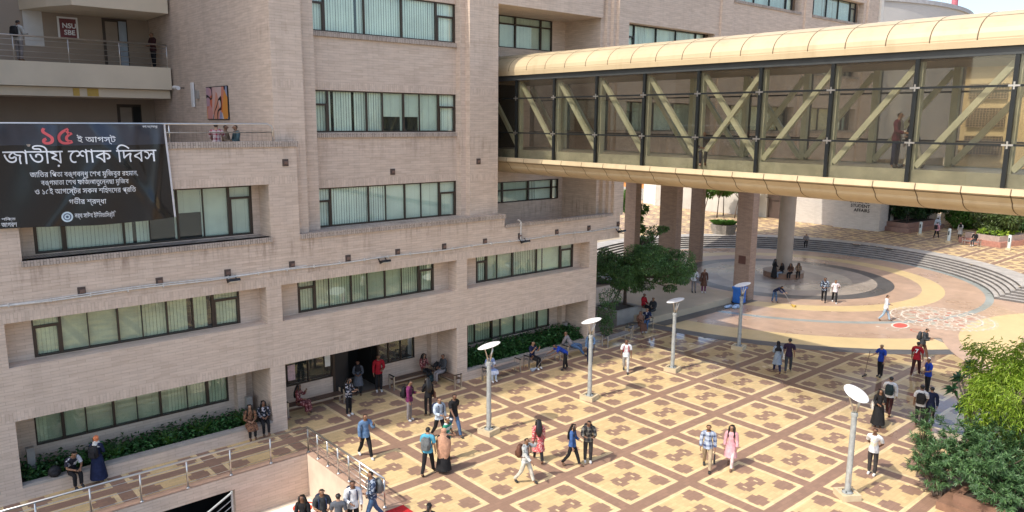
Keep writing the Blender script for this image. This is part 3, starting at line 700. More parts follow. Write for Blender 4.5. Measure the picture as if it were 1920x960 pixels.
# upper ground body only outside the amphitheatre
q=MB(); 
for k in range(60):
    t0,t1=R(A0+(A1-A0)*k/60),R(A0+(A1-A0)*(k+1)/60)
    p=lambda rr,t:(CC[0]+rr*math.cos(t),CC[1]+rr*math.sin(t),ZU-.06)
    q.quad(p(15.9,t0),p(260,t0),p(260,t1),p(15.9,t1))
q.quad((40.3,-200,ZU-.06),(260,-200,ZU-.06),(260,-4,ZU-.06),(40.3,-4,ZU-.06))
struct(q.build('upper_ground',plain('upper_ground_dust',(.42,.35,.25),.9,var=.12,scale=.2)))
# ---- low cream platform left of the circle
pa=[(14.6,7.75),(24.8,7.75)]
for k in range(14):
    t=R(195-k*(48/13)); pa.append((CC[0]+9.7*math.cos(t),CC[1]+9.7*math.sin(t)))
pa=[pa[0],pa[1]]+[p for p in pa[2:] if p[1]>7.8]+[(14.6,15.4)]
q=MB(); q.prism(pa,0,.40); struct(q.build('raised_paving',plain('platform_stone',(.46,.38,.27),.6,var=.10,scale=.8)))
# ---- sunken stair well
pit=MB(); ZP=-1.6
pit.box(PX0,PX1,PY1,PY1+.22,-.5,-.004,0); pit.box(-11.4,PX1,PY1,PY1+.22,-3.2,-.5,0); pit.box(PX0,-17.0,PY1,PY1+.22,-3.2,-.5,0)
o=pit.build('stairwell_wall',M_BRICK); tag(o,'stained brick retaining wall under the walkway railing, with a dark opening below','wall')
pit=MB(); pit.box(PX1,PX1+.22,PY0,PY1+.22,-3.2,-.004,0); o=pit.build('stairwell_wall',plain('stair_wall_cream',(.62,.50,.38),.8,var=.14,scale=1.3)); tag(o,'sunlit cream side wall of the sunken stairs beneath the sloping railing shadow','wall')
pf=MB(); pf.box(-13.6,PX1,1.8,PY1,ZP-.2,ZP,0)
struct(pf.build('sunken_landing',plain('landing_stone',(.55,.47,.37),.7,var=.12)))
pf=MB(); pf.box(PX0,-13.6,PY0,PY1,-3.2,-2.9,0); pf.box(-13.6,-11.4,PY1+.22,PY1+3,-3.2,-2.9); pf.box(PX0,-8.5,PY1+3,PY1+3.2,-3.2,-.04,0); pf.box(-13.62,-13.6,1.8,PY1,-3.2,ZP,0)
struct(pf.build('lower_floor',M_DARK))
sp=MB()
for i in range(10): sp.box(-13.6,PX1,PY0+i*.3,PY0+(i+1)*.3,-3.0,-.16*(i+1),0)
struct(sp.build('sunken_steps',plain('stair_tread',(.50,.42,.33),.7,var=.15)))
al=MB()
def swirl(mb,cx,cy,r,z,turns,a0,wd,m,n=40):
    pr=None
    for k in range(n+1):
        t=a0+turns*2*math.pi*k/n; rr=r*(1-.8*k/n); d=Vector((math.cos(t),math.sin(t)))
        a=(cx+d.x*(rr-wd),cy+d.y*(rr-wd),z); b=(cx+d.x*(rr+wd),cy+d.y*(rr+wd),z)
        if pr: mb.quad(pr[0],pr[1],b,a,m)
        pr=(a,b)
al.quad((-12.6,2.5,ZP+.004),(-8.85,2.5,ZP+.004),(-8.85,4.1,ZP+.004),(-12.6,4.1,ZP+.004),0)
for k,(x,y,r) in enumerate([(-9.3,3.6,.42),(-10.1,3.2,.5),(-10.9,3.7,.42),(-11.7,3.2,.5),(-10.5,2.8,.35),(-12.3,3.7,.4),(-9.4,2.8,.4)]): swirl(al,x,y,r,ZP+.008,1.7,k,.05,1)
for k in range(9): annulus(al,(-9.0-k*.42,2.6),.1,.2,0,360,ZP+.008,1,14)
o=al.build('floor_painting',[plain('painting_white',(.75,.70,.62),.8),plain('painting_red',(.50,.06,.03),.8,var=.2)]); tag(o,'red swirls painted on a white ground on the sunken stair landing','floor painting')
kb=MB(); kb.quad((PX1,PY0-.6,.008),(PX1+.62,PY0-.6,.008),(PX1+.62,PY1+.38,.008),(PX1,PY1+.38,.008),0); kb.quad((PX0,PY1,.008),(PX1,PY1,.008),(PX1,PY1+.38,.008),(PX0,PY1+.38,.008),0); struct(kb.build('edge_kerb',plain('terracotta_kerb',(.40,.26,.185),.7,var=.15,scale=2)))
q=MB(); q.box(PX1-.5,PX1+.6,PY0-1.2,PY0+.18,.012,.022); o=q.build('red_carpet',M_REDC); tag(o,'bright red carpet at the top of the sunken stairs beside the rail end','carpet')
def rail_thing(p0,p1,n,nb,label,z0=0):
    e=empty('railing',p0); tag(e,label,'railing'); d=Vector(p1)-Vector(p0); h=.95
    m=MB(); m.path([(0,0,h),d+Vector((0,0,h))],.036,10); m.build('handrail',M_STEEL,e,smooth=True)
    for i in range(nb): z=h*(.2+.62*i/max(1,nb-1)); m=MB(); m.path([(0,0,z),d+Vector((0,0,z))],.011,6); m.build('rail_bar',M_STEEL,e,smooth=True)
    for i in range(n+1):
        q=d*(i/n); m=MB(); m.path([q,q+Vector((0,0,h-.03))],.03,8); m.lathe((q.x,q.y,0),[(.07,0),(.07,.02),(.035,.05)],10); m.build('post',M_STEEL,e,smooth=True)
    return e
rail_thing((PX1+.1,PY1+.1,0),(-21.3,PY1+.1,0),9,3,'long steel railing with pale posts along the walkway beside the stained wall')
rail_thing((PX1+.1,PY1+.1,0),(PX1+.1,-.75,0),7,4,'steel railing along the sunlit side of the sunken stairs down to the carpet')
e=empty('stair_handrail',(-11.6,PY1-.25,-1.6)); tag(e,'sloping steel handrail in front of the dark opening under the walkway','railing')
m=MB(); m.path([(0,0,1.15),(-2.6,0,-.25)],.035,8); m.build('handrail',M_GALV,e)
for i in range(4): m=MB(); m.path([(0,0,.9-.22*i),(-2.6,0,-.5-.22*i)],.014,6); m.build('rail_bar',M_GALV,e)
m=MB(); m.path([(0,0,-0.0),(0,0,1.2)],.04,8); m.build('post',M_GALV,e)
# ---- white floor drawing on the circle
fd=MB(); fc=(0,0); Z=.014
for r,wd,m in ((3.15,.045,0),(2.45,.075,0),(1.5,.07,0),(.75,.06,0)): annulus(fd,fc,r-wd,r+wd,0,360,Z,m,72)
for k in range(44): t=2*math.pi*k/44; annulus(fd,(fc[0]+3.3*math.cos(t),fc[1]+3.3*math.sin(t)),0,.09,0,360,Z,0,8)
def petal(a,r0,r1,w_,m,z,fill=False):
    pts=[]
    for s_ in (1,-1):
        row=[]
        for i in range(9):
            u=i/8; rr=r0+(r1-r0)*u; off=w_*math.sin(math.pi*u)*s_; t=a+off/max(rr,.3); row.append((fc[0]+rr*math.cos(t),fc[1]+rr*math.sin(t)))
        pts.append(row)
    if fill:
        for i in range(8): fd.quad((*pts[1][i],z),(*pts[0][i],z),(*pts[0][i+1],z),(*pts[1][i+1],z),m)
    else:
        for row in pts:
            for i in range(8):
                a_,b_=Vector(row[i]),Vector(row[i+1]); d=(b_-a_); 
                if d.length<1e-5: continue
                nn=Vector((-d.y,d.x)).normalized()*.04; fd.quad((*(a_-nn),z),(*(b_-nn),z),(*(b_+nn),z),(*(a_+nn),z),m)
for k in range(20): petal(2*math.pi*k/20,2.5,3.1,.22,0,Z)
for k in range(14): petal(2*math.pi*k/14+.1,1.55,2.4,.26,0,Z); petal(2*math.pi*k/14+.1,1.65,2.25,.15,2 if k%3 else 1,Z-.003,True)
for k in range(10): petal(2*math.pi*k/10,.8,1.45,.22,0,Z); petal(2*math.pi*k/10,.85,1.35,.12,1,Z-.003,True)
for k in range(8): petal(2*math.pi*k/8,.15,.7,.14,0,Z)
annulus(fd,fc,0,.14,0,360,Z,1,12)
o=fd.build('floor_painting',[plain('chalk_white',(.62,.535,.43),.9,var=.25,scale=5),plain('chalk_red',(.45,.20,.14),.9,var=.2),plain('chalk_sage',(.42,.41,.32),.9)]); tag(o,'round white floral drawing painted on the brown circle floor','floor painting'); o.location=(30.0,-2.85,0); o.scale=(.9,.9,1)
e=empty('floor_painting',(26.2,-1.95,0)); tag(e,'small red heart-like shape with white outline drawn beside the floral floor drawing','floor painting')
fd=MB(); fc=(26.2,-1.95); CR_=[plain('chalk_bright_red',(.55,.10,.07),.9),MATS['chalk_white']]
for k in range(20):
    t0,t1=2*math.pi*k/20,2*math.pi*(k+1)/20; p=lambda t,s:(fc[0]+s*.62*math.cos(t)+s*.1*math.sin(t),fc[1]+s*.38*math.sin(t),.014)
    fd.add([(fc[0],fc[1],.014),p(t0,1),p(t1,1)],[(0,1,2)],0); fd.quad(p(t0,1.0),p(t0,1.3),p(t1,1.3),p(t1,1.0),1)
P2(fd,'red_shape',CR_,e)
for c_,r0,r1,a0,a1,m in (((25.0,-2.0),.3,.36,20,300,1),((25.8,-3.1),.35,.4,0,300,0),((24.9,-1.2),.0,.12,0,360,1)):
    fd=MB(); annulus(fd,c_,r0,r1,a0,a1,.014,m,16); P2(fd,'chalk_curl',CR_,e)
# manhole covers / worn patches on the plaza
for (x,y,r,lb) in ((.25,1.48,0,''),):
    pass
# ================================================================== FAR BUILDINGS
osa=empty('office_building',(59.6,14,ZU)); tag(osa,'pale brick office building with black wall letters beyond the curved steps','building')
q=MB(); q.box(59.6,75,13.96,18.85,ZU,9.2); q.box(60.3,75,18.85,25.2,ZU,9.2); q.box(60.9,75,25.2,27.6,3.9,9.2); q.box(60.9,75,25.2,25.7,ZU,3.9); P2(q,'wall',M_PALEB,osa); q=MB(); q.box(60.9,75,27.6,44,ZU,9.2); P2(q,'side_wall',plain('render_grey',(.42,.39,.34),.8,var=.2,scale=.5),osa)
q=MB(); q.box(61.2,61.5,25.7,27.6,ZU,3.9); P2(q,'door',plain('door_brown',(.07,.045,.035),.5),osa)
q=MB(); q.box(60.86,60.95,25.6,27.7,3.2,3.3); q.box(60.86,60.95,25.62,25.75,ZU,3.9); P2(q,'door_frame',M_FRAME,osa)
q=MB(); q.box(61.0,61.1,30,33,1.9,3.9); P2(q,'window',M_DARKM,osa)
q=MB(); q.box(61.6,62.0,13.90,13.96,ZU,4.8); q.box(63,67,13.90,13.96,1.6,4.8); P2(q,'side_window',M_DARKM,osa)
o=text('wall_lettering','OFFICE OF\nSTUDENT\nAFFAIRS',.46,(59.585,15.05,3.32),(R(90),0,R(-90)),M_DARKM,None,'RIGHT',.01,.014); o.parent=osa; o.matrix_parent_inverse=world_of(osa).inverted()
q=MB()
for y in (16.1,15.35): q.box(59.45,59.6,y-.12,y+.12,3.95,4.1)
P2(q,'spot_fitting',M_DARKM,osa)
q=MB()
for y in (16.9,14.9): q.box(59.57,59.6,y-.5,y+.3,4.25,4.34)
P2(q,'batten_lamp',M_WHITE,osa)
cr=empty('cream_building',(74,4,0)); tag(cr,'cream building with lattice panels seen through the right end of the bridge','building')
q=MB(); wall_boxes(q,-30,13.2,74,90,0,18.6,[]); P2(q,'wall',M_YELP,cr)
q=MB(); q.box(73.0,74,-30,13.6,18.0,19.2); P2(q,'parapet',M_CREAM,cr)
for (y0,y1) in ((7.9,11.6),(-1,2.6),(-9,-5.4)):
    for z0,z1 in ((14.6,16.2),(11.6,13.6),(8.6,10.6)):
        m=MB(); m.box(73.7,73.98,y0,y1,z0,z1); b=P2(m,'lattice_opening',M_DARK,cr)
        m=MB()
        for t in np.arange(y0,y1+.01,.3): m.box(73.62,73.69,t-.03,t+.03,z0,z1)
        for t in np.arange(z0,z1+.01,.25): m.box(73.60,73.67,y0,y1,t-.03,t+.03)
        P2(m,'lattice',plain('lattice_brown',(.36,.26,.18),.8),b)
q=MB()
for y in (12.6,7.0,3.4,-2,-4.6): q.box(73.4,74,y-.25,y+.25,0,18); 
P2(q,'pilaster',M_CREAM,cr)
gwl=empty('garden_wall',(62,45,ZU)); tag(gwl,'white sunlit garden wall behind the slim trees between the columns','wall')
q=MB(); q.box(62,62.3,44.42,47,ZU,4.6); q.box(60.88,62.3,44.02,44.4,ZU,5.5); P2(q,'wall',plain('garden_wall_white',(.62,.59,.53),.8,var=.12),gwl)
og=empty('orange_building',(66,50,ZU)); tag(og,'orange rendered low building with railings glimpsed between the left columns','building')
q=MB(); q.box(66,72,47.2,62,2.4,7); P2(q,'wall',plain('orange_render',(.55,.23,.07),.8,var=.1),og); q=MB(); q.box(65.4,72,47.2,62,ZU,2.4); P2(q,'base_wall',M_CONCD,og)
q=MB()
for y in (48,49.6,51.2,52.8,54.4): q.bar((65.6,y,2.4),(65.6,y,6.4),.09)
q.bar((65.6,47.4,3.5),(65.6,58,3.5),.08); P2(q,'railing',M_STEEL,og)
# ================================================================== SKY BRIDGE
br=empty('sky_bridge',(5.3,-5,9.2)); tag(br,'glazed footbridge with ochre vaulted roof and green truss crossing above the plaza','footbridge')
BX0,BX1=3.6,7.0; BYA,BYB=-21.0,9.98
PB=lambda mb,name,mats,par=br,**k: P2(mb,name,mats,par,**k)
def loft(mb,prof,y0,y1,m=0):
    for (x0,z0),(x1,z1) in zip(prof,prof[1:]): mb.quad((x0,y0,z0),(x0,y1,z0),(x1,y1,z1),(x1,y0,z1),m)
def arcprof(cx,hw,z0,rise,n,x0=None):
    out=[]
    for k in range(n+1):
        t=math.pi*k/n; out.append((cx-hw*math.cos(t),z0+rise*math.sin(t)))
    return out
CX=(BX0+BX1)/2
# roof: fascia upright, then vault
top=[(BX0-.2,13.96),(BX0-.22,14.14)]+arcprof(CX,BX1-CX+.22,14.14,.86,20)[1:-1]+[(BX1+.22,14.14),(BX1+.2,13.96)]
rf=MB(); loft(rf,top,BYA,BYB); loft(rf,[(x,z-.06) for x,z in top][::-1],BYA,BYB); o=PB(rf,'roof',M_PANEL,smooth=False); shade_auto(o,20)
# joints on roof
jr=MB(); ys=np.arange(1.37+1.22*7,BYA,-1.215)
def rib(mb,prof,y,off,wd):
    pts=[]
    n=len(prof)
    for i,(x,z) in enumerate(prof):
        a=prof[max(i-1,0)];b=prof[min(i+1,n-1)]; d=Vector((b[0]-a[0],b[1]-a[1])).normalized(); nn=Vector((-d.y,d.x)); pts.append((x+nn.x*off,z+nn.y*off))
    for (x0,z0),(x1,z1) in zip(pts,pts[1:]): mb.quad((x0,y-wd,z0),(x0,y+wd,z0),(x1,y+wd,z1),(x1,y-wd,z1))
for y in ys: rib(jr,top,y,.004,.017)
for idx in (6,18):
    x,z=top[idx]; x2,z2=top[idx+1]; d=Vector((x2-x,z2-z)).normalized(); nn=Vector((-d.y,d.x))*.006
    jr.quad((x+nn.x,BYA,z+nn.y),(x+nn.x,BYB,z+nn.y),(x+nn.x+d.x*.035,BYB,z+nn.y+d.y*.035),(x+nn.x+d.x*.035,BYA,z+nn.y+d.y*.035))
PB(jr,'roof_joint',M_JOINT)
# underside
bot=[(BX0-.22,10.14),(BX0-.26,9.97),(BX0-.2,9.93),(BX0-.0,9.74)]
ell=[(CX-(CX-BX0)*math.cos(math.pi*k/18),9.74-.45*math.sin(math.pi*k/18)) for k in range(1,18)]
prof=bot+ell+[(BX1+.0,9.74),(BX1+.2,9.93),(BX1+.26,9.97),(BX1+.22,10.14)]
un=MB(); loft(un,prof[::-1],BYA,BYB); loft(un,[(BX0-.22,10.14),(BX0-.0,10.14)],BYA,BYB); loft(un,[(BX1,10.14),(BX1+.22,10.14)],BYA,BYB); o=PB(un,'underside',M_PANEL); shade_auto(o,20)
jr=MB()
for y in np.arange(5.14+1.22*3,BYA,-1.222): rib(jr,prof,y,-.005,.016)
for i in (2,):
    x,z=prof[i]; jr.quad((x-.01,BYA,z-.012),(x-.01,BYB,z-.012),(x+.02,BYB,z-.03),(x+.02,BYA,z-.03))
PB(jr,'underside_joint',M_JOINT)
# floor slab and ceiling
q=MB(); q.box(BX0+.16,BX1-.16,BYA,BYB,10.14,10.5); PB(q,'floor',plain('bridge_floor',(.40,.38,.32),.35,var=.1))
q=MB(); q.box(BX0+.12,BX0+.158,BYA,BYB,10.12,10.52); PB(q,'floor_edge',plain('floor_edge',(.46,.46,.36),.6,var=.2,scale=2)); q=MB(); q.box(BX1-.158,BX1-.12,BYA,BYB,10.12,10.52); PB(q,'floor_edge',MATS['floor_edge'])
q=MB(); q.box(BX0+.1,BX1-.1,BYA,BYB,13.62,13.9); PB(q,'ceiling',plain('bridge_ceiling',(.30,.25,.20),.7))
for xs_ in (BX0,BX1):
    q=MB(); q.box(xs_-.07,xs_+.07,BYA,BYB,13.68,13.96); PB(q,'head_beam',plain('head_beam',(.05,.055,.055),.35))
ym=[7.16-2.51*k for k in range(12)]
def bar_y(mb,x,y,w_,z0,z1): mb.box(x-w_/2,x+w_/2,y-w_/2,y+w_/2,z0,z1)
M_MULL=plain('mullion_dark',(.022,.025,.026),.3,.4)
for xs_,inn in ((BX0,1),(BX1,-1)):
    for y in ym:
        q=MB(); q.box(xs_-.055,xs_+.055,y-.055,y+.055,10.13,13.68); PB(q,'mullion',M_MULL)
        q=MB(); xx=xs_+inn*.26; q.box(xx-.09,xx+.09,y-.10,y+.10,10.5,13.62); PB(q,'truss_post',M_GREENP)
        for z in (11.3,12.87):
            q=MB(); q.box(xs_-.075,xs_-.056,y-.14,y+.14,z-.025,z+.025); q.box(xs_-.078,xs_-.056,y-.02,y+.02,z-.1,z+.1); PB(q,'glass_clamp',M_STEEL) if inn==1 else None
    for z in (11.3,12.87):
        q=MB(); q.box(xs_-.03,xs_+.03,BYA,BYB,z-.03,z+.03); PB(q,'transom',M_MULL)
    yy=[BYB]+ym
    for k in range(len(ym)):
        ya,yb=(yy[k]-.055 if k else BYB),yy[k+1]+.055
        q=MB()
        for za,zb in ((10.14,11.27),(11.33,12.84),(12.90,13.68)): q.box(xs_-.006,xs_+.006,yb,ya,za,zb)
        PB(q,'glass_pane',M_GLASSB)
# diagonals: '\' towards the plaza end for the first four, X in the middle, '/' after
def diag(xs_,ya,za,yb,zb):
    q=MB(); q.bar((xs_,ya,za),(xs_,yb,zb),.17,.15,up=(1,0,0)); return PB(q,'truss_diagonal',M_GREENP)
xn,xf=BX0+.26,BX1-.26
for x in (xn,xf):
    for k in range(-1,11):
        ya=ym[k] if k>=0 else ym[0]+2.51; yb=ya-2.51
        if yb<BYA: break
        if k<=4: diag(x,ya-.12,13.5,yb+.12,10.6)
        if k==4: diag(x-.02 if x==xn else x+.02,ya-.12,10.6,yb+.12,13.5)
        if k>4: diag(x,ya-.12,10.6,yb+.12,13.5)
# ================================================================== LAMPS
def lamp(loc,label,rot=0,tilt=-14,pitch=-3):
    e=empty('street_lamp',loc,rot); tag(e,label,'street lamp','disc topped lamp posts on the plaza')
    m=MB(); m.box(-.31,.31,-.31,.31,0,.16); m.box(-.31,.31,-.31,-.22,.16,.2); m.box(-.31,.31,.22,.31,.16,.2); m.box(-.31,-.22,-.22,.22,.16,.2); m.box(.22,.31,-.22,.22,.16,.2); m.build('base',plain('lamp_base',(.55,.45,.29),.7,var=.1),e)
    m=MB(); m.lathe((0,0,0),[(.17,.161),(.17,.2),(.095,.22),(.085,2.75),(.105,2.76),(.105,2.86),(.07,2.88)],20); shade_auto(m.build('pole',M_GALV,e))
    m=MB(); m.box(-.045,.045,-.101,-.08,.55,.85); m.build('access_hatch',M_CONCD,e)
    m=MB()
    for a in range(4): m.lathe((.14*math.cos(a*1.57+.78),.14*math.sin(a*1.57+.78),.2),[(.018,0),(.018,.05)],6)
    m.build('base_bolts',M_DARKM,e)
    m=MB()
    for a in (-1,1): m.path([(a*.05,0,2.86),(a*.09,0,3.05),(a*.22,0,3.38),(a*.27,0,3.46)],[.04,.03,.022,.018],8)
    m.path([(0,-.05,2.86),(0,-.1,3.1),(0,-.2,3.4)],[.035,.03,.018],8)
    m.build('bracket',M_STEEL,e,smooth=True)
    m=MB(); m.lathe((0,0,0),[(.02,.05),(.2,.045),(.38,.03),(.47,.0),(.45,-.02),(.3,-.03),(.02,-.032)],36,sx=1.0,sy=.86); d=m.build('reflector_disc',plain('lamp_disc',(.82,.83,.82),.35,var=.03),e); d.location=(0,0,3.5); d.rotation_mode='QUATERNION'; d.rotation_quaternion=Matrix.Rotation(-rot,4,'Z').to_quaternion()@Matrix.Rotation(R(tilt),4,Vector((.656,.755,0))).to_quaternion()@Matrix.Rotation(R(pitch),4,Vector((.755,-.656,0))).to_quaternion(); shade_auto(d,50)
    return e
lamp((-2.58,1.58,0),'tall disc lamp nearest the building entrance, left of the red kurti woman',R(10),-15)
lamp((3.06,1.60,0),'disc lamp post in front of the bed of green leaves, beside the sweeper',R(14),-13)
lamp((8.92,1.64,0),'disc lamp post right of the student in white with red rucksack straps',R(14),-13)
lamp((14.58,1.60,0),'disc lamp post in the shade before the blue bin and brick column',R(14),-13)
lamp((3.04,-9.76,0),'large near disc lamp post beside the oleander bush at lower right',R(-35),22,20)
lamp((60.5,-1.5,ZU),'distant disc lamp post at the far right edge of the upper plaza',R(14),-13)
# ================================================================== BENCHES
def bench(loc,rot,L,label,wood=False):
    e=empty('bench',loc,rot); tag(e,label,'bench','metal framed benches along the building'); mm=M_WOOD if wood else M_SLAT
    m=MB()
    for k in range(6): m.box(-L/2+.03,L/2-.03,-.2+k*.068,-.145+k*.068,.41,.445)
    m.build('seat',mm,e)
    for s_ in (-1,1):
        for yy in (-.2,.17):
            m=MB(); m.box(s_*L/2-.03,s_*L/2+.03,yy-.02,yy+.03,0,.62 if yy>-9 else .4); m.build('leg',M_STEEL,e)
        m=MB(); m.box(s_*L/2-.025,s_*L/2+.025,-.22,.2,.62,.655); m.build('armrest',M_DARKM,e)
    m=MB(); m.box(-L/2,L/2,-.205,-.18,.36,.4); m.box(-L/2,L/2,.15,.175,.36,.4); m.build('seat_rail',M_STEEL,e)
    return e
bench((2.05,6.3,0),R(3),2.1,'grey slatted bench below the leafy planter, left end beside the pier')
bench((4.75,6.4,0),0,2.1,'grey slatted bench with a navy clad sitter by the leafy planter')
bench((7.35,6.4,0),0,2.0,'grey slatted bench with the reclining student beside the planter')
bench((10.4,6.5,0),R(5),2.1,'empty grey bench under the drooping tree branch')
bench((13.1,7.1,0),R(8),2.2,'bench under the tree with a hijab wearer and a boy in navy')
bench((-6.55,8.15,0),0,2.5,'dark wooden bench under the entrance window, woman in patterned dress on it',True)
bench((-1.75,8.1,0),0,2.2,'dark wooden bench inside the entrance, right of the doorway',True)
bench((-.52,7.15,0),R(90),1.7,'short bench against the inner side of the entrance pier',True)
bench((57.2,4.5,ZU),R(75),1.5,'small far bench beside the pink planter on the upper plaza')
e=empty('round_bench',(34.4,10.3,0)); tag(e,'round brown stone bench ringing the round column','bench')
m=MB(); m.lathe((0,0,0),[(1.5,0),(1.5,.42)],36); shade_auto(m.build('base',plain('bench_brown',(.24,.14,.09),.6,var=.15),e)); m=MB(); m.lathe((0,0,0),[(1.56,.421),(1.56,.47),(.62,.472)],36); m.build('seat',plain('bench_top',(.30,.24,.19),.5),e)
# ================================================================== BIN, LITTER, BOLLARDS
e=empty('waste_bin',(23.6,7.35,0)); tag(e,'tall blue plastic waste bin beside the brick column','bin')
MBL=plain('bin_blue',(.02,.13,.48),.45)
m=MB(); m.prism([(-.3,-.3),(.3,-.3),(.3,.3),(-.3,.3)],.08,1.05); m.box(-.34,.34,-.34,.34,.98,1.05); m.build('body',MBL,e); m=MB(); m.box(-.36,.36,-.38,.36,1.055,1.15); m.build('lid',plain('bin_lid',(.03,.17,.55),.4),e)
for x in (-.25,.25):
    m=MB(); m.path([(x-.04,.3,.1),(x+.04,.3,.1)],.1,12); m.build('wheel',M_DARKM,e)
e=empty('bin_bags',(22.6,7.2,0)); m=MB(); 
for k in range(7): m.ellipsoid((random.uniform(-.8,.5),random.uniform(-.3,.25),.1),(random.uniform(.18,.34),random.uniform(.12,.2),random.uniform(.08,.15)),8,5)
o=m.build('rubbish_bag',plain('bag_blue',(.30,.42,.58),.4,var=.3,scale=6)); o.location=(22.3,6.9,0); tag(o,'crumpled pale blue rubbish sheet lying beside the blue bin','rubbish'); bpy.data.objects.remove(e)
bol=[(60.4,10.2,'pale bollard light nearest the pale brick office corner on the upper plaza'),(70.6,10.8,'pale bollard light farthest back between the planters'),(57.4,6.5,'grey green bollard light in front of the pink planter'),(57.1,1.45,'white bollard light right of the pink planter with shrubs')]
for x,y,lb in bol:
    e=empty('bollard_light',(x,y,ZU)); tag(e,lb,'bollard','bollard lights on the upper plaza')
    m=MB(); m.box(-.2,.2,-.2,.2,0,.2); m.build('base',plain('bollard_base',(.62,.50,.32),.7),e); m=MB(); m.lathe((0,0,0),[(.14,.2),(.14,1.3),(.10,1.36)],14); shade_auto(m.build('post',plain('bollard_paint',(.52,.57,.54),.5),e)); m=MB(); m.box(-.15,-.10,-.05,.05,.75,1.12); m.build('lens',M_DARKM,e)
# ================================================================== STONE PLANTERS
def planter(loc,rot,lx,ly,h,label,mat,plinth=True):
    e=empty('stone_planter',loc,rot); tag(e,label,'planter')
    m=MB()
    if plinth: m.box(-lx/2-.35,lx/2+.35,-ly/2-.35,ly/2+.35,0,h*.5)
    m.build('plinth',mat,e) if plinth else None
    m=MB(); z0=h*.5+.001 if plinth else 0
    m.box(-lx/2,lx/2,-ly/2,-ly/2+.2,z0,h); m.box(-lx/2,lx/2,ly/2-.2,ly/2,z0,h); m.box(-lx/2,-lx/2+.2,-ly/2+.2,ly/2-.2,z0,h); m.box(lx/2-.2,lx/2,-ly/2+.2,ly/2-.2,z0,h); m.build('wall',M_GRAN2 if mat is M_GRAN else mat,e)
    m=MB(); m.box(-lx/2+.2,lx/2-.2,-ly/2+.2,ly/2-.2,z0,h-.08); m.build('soil_bed',M_SOIL,e); return e
planter((60.8,3.6,ZU),R(-14),4.4,3.2,.95,'pink granite planter full of shrubs beside the bollard lights',M_GRAN)
planter((64.5,12.6,ZU),R(-6),6.5,2.4,.95,'brown stone planter against the office building corner',plain('brown_granite',(.25,.15,.12),.5,var=.15))
planter((72,1.0,ZU),R(-10),5,3.5,1.5,'pink stepped planter at the far right behind the shrubs',M_GRAN)
planter((74,8.6,ZU),R(-8),4,2.5,1.0,'far brown planter between the two rows of greenery',MATS['brown_granite'])
e=planter((14.2,9.9,0),0,2.3,2.2,.85,'rough grey stone tree planter at the building corner',M_CONCD,False)
e=empty('octagonal_planter',(45.8,23.4,ZU)); tag(e,'weathered brick octagonal planter with bright green grass between the columns','planter')
m=MB(); m.lathe((0,0,0),[(1.15,0),(1.35,.9)],8); m.build('wall',brick('brick_weathered',(.30,.26,.22),(.20,.18,.15),(.12,.10,.09),bw=.3,rh=.15,stain=.8),e); m=MB(); m.lathe((0,0,0),[(1.1,.901),(1.1,.93)],8); m.build('soil_bed',M_SOIL,e)
e=planter((9.6,-13.75,0),R(0),9.6,3.0,.5,'long brown planter bed of bushes at the lower right edge',plain('planter_brown',(.20,.11,.07),.7,var=.2))
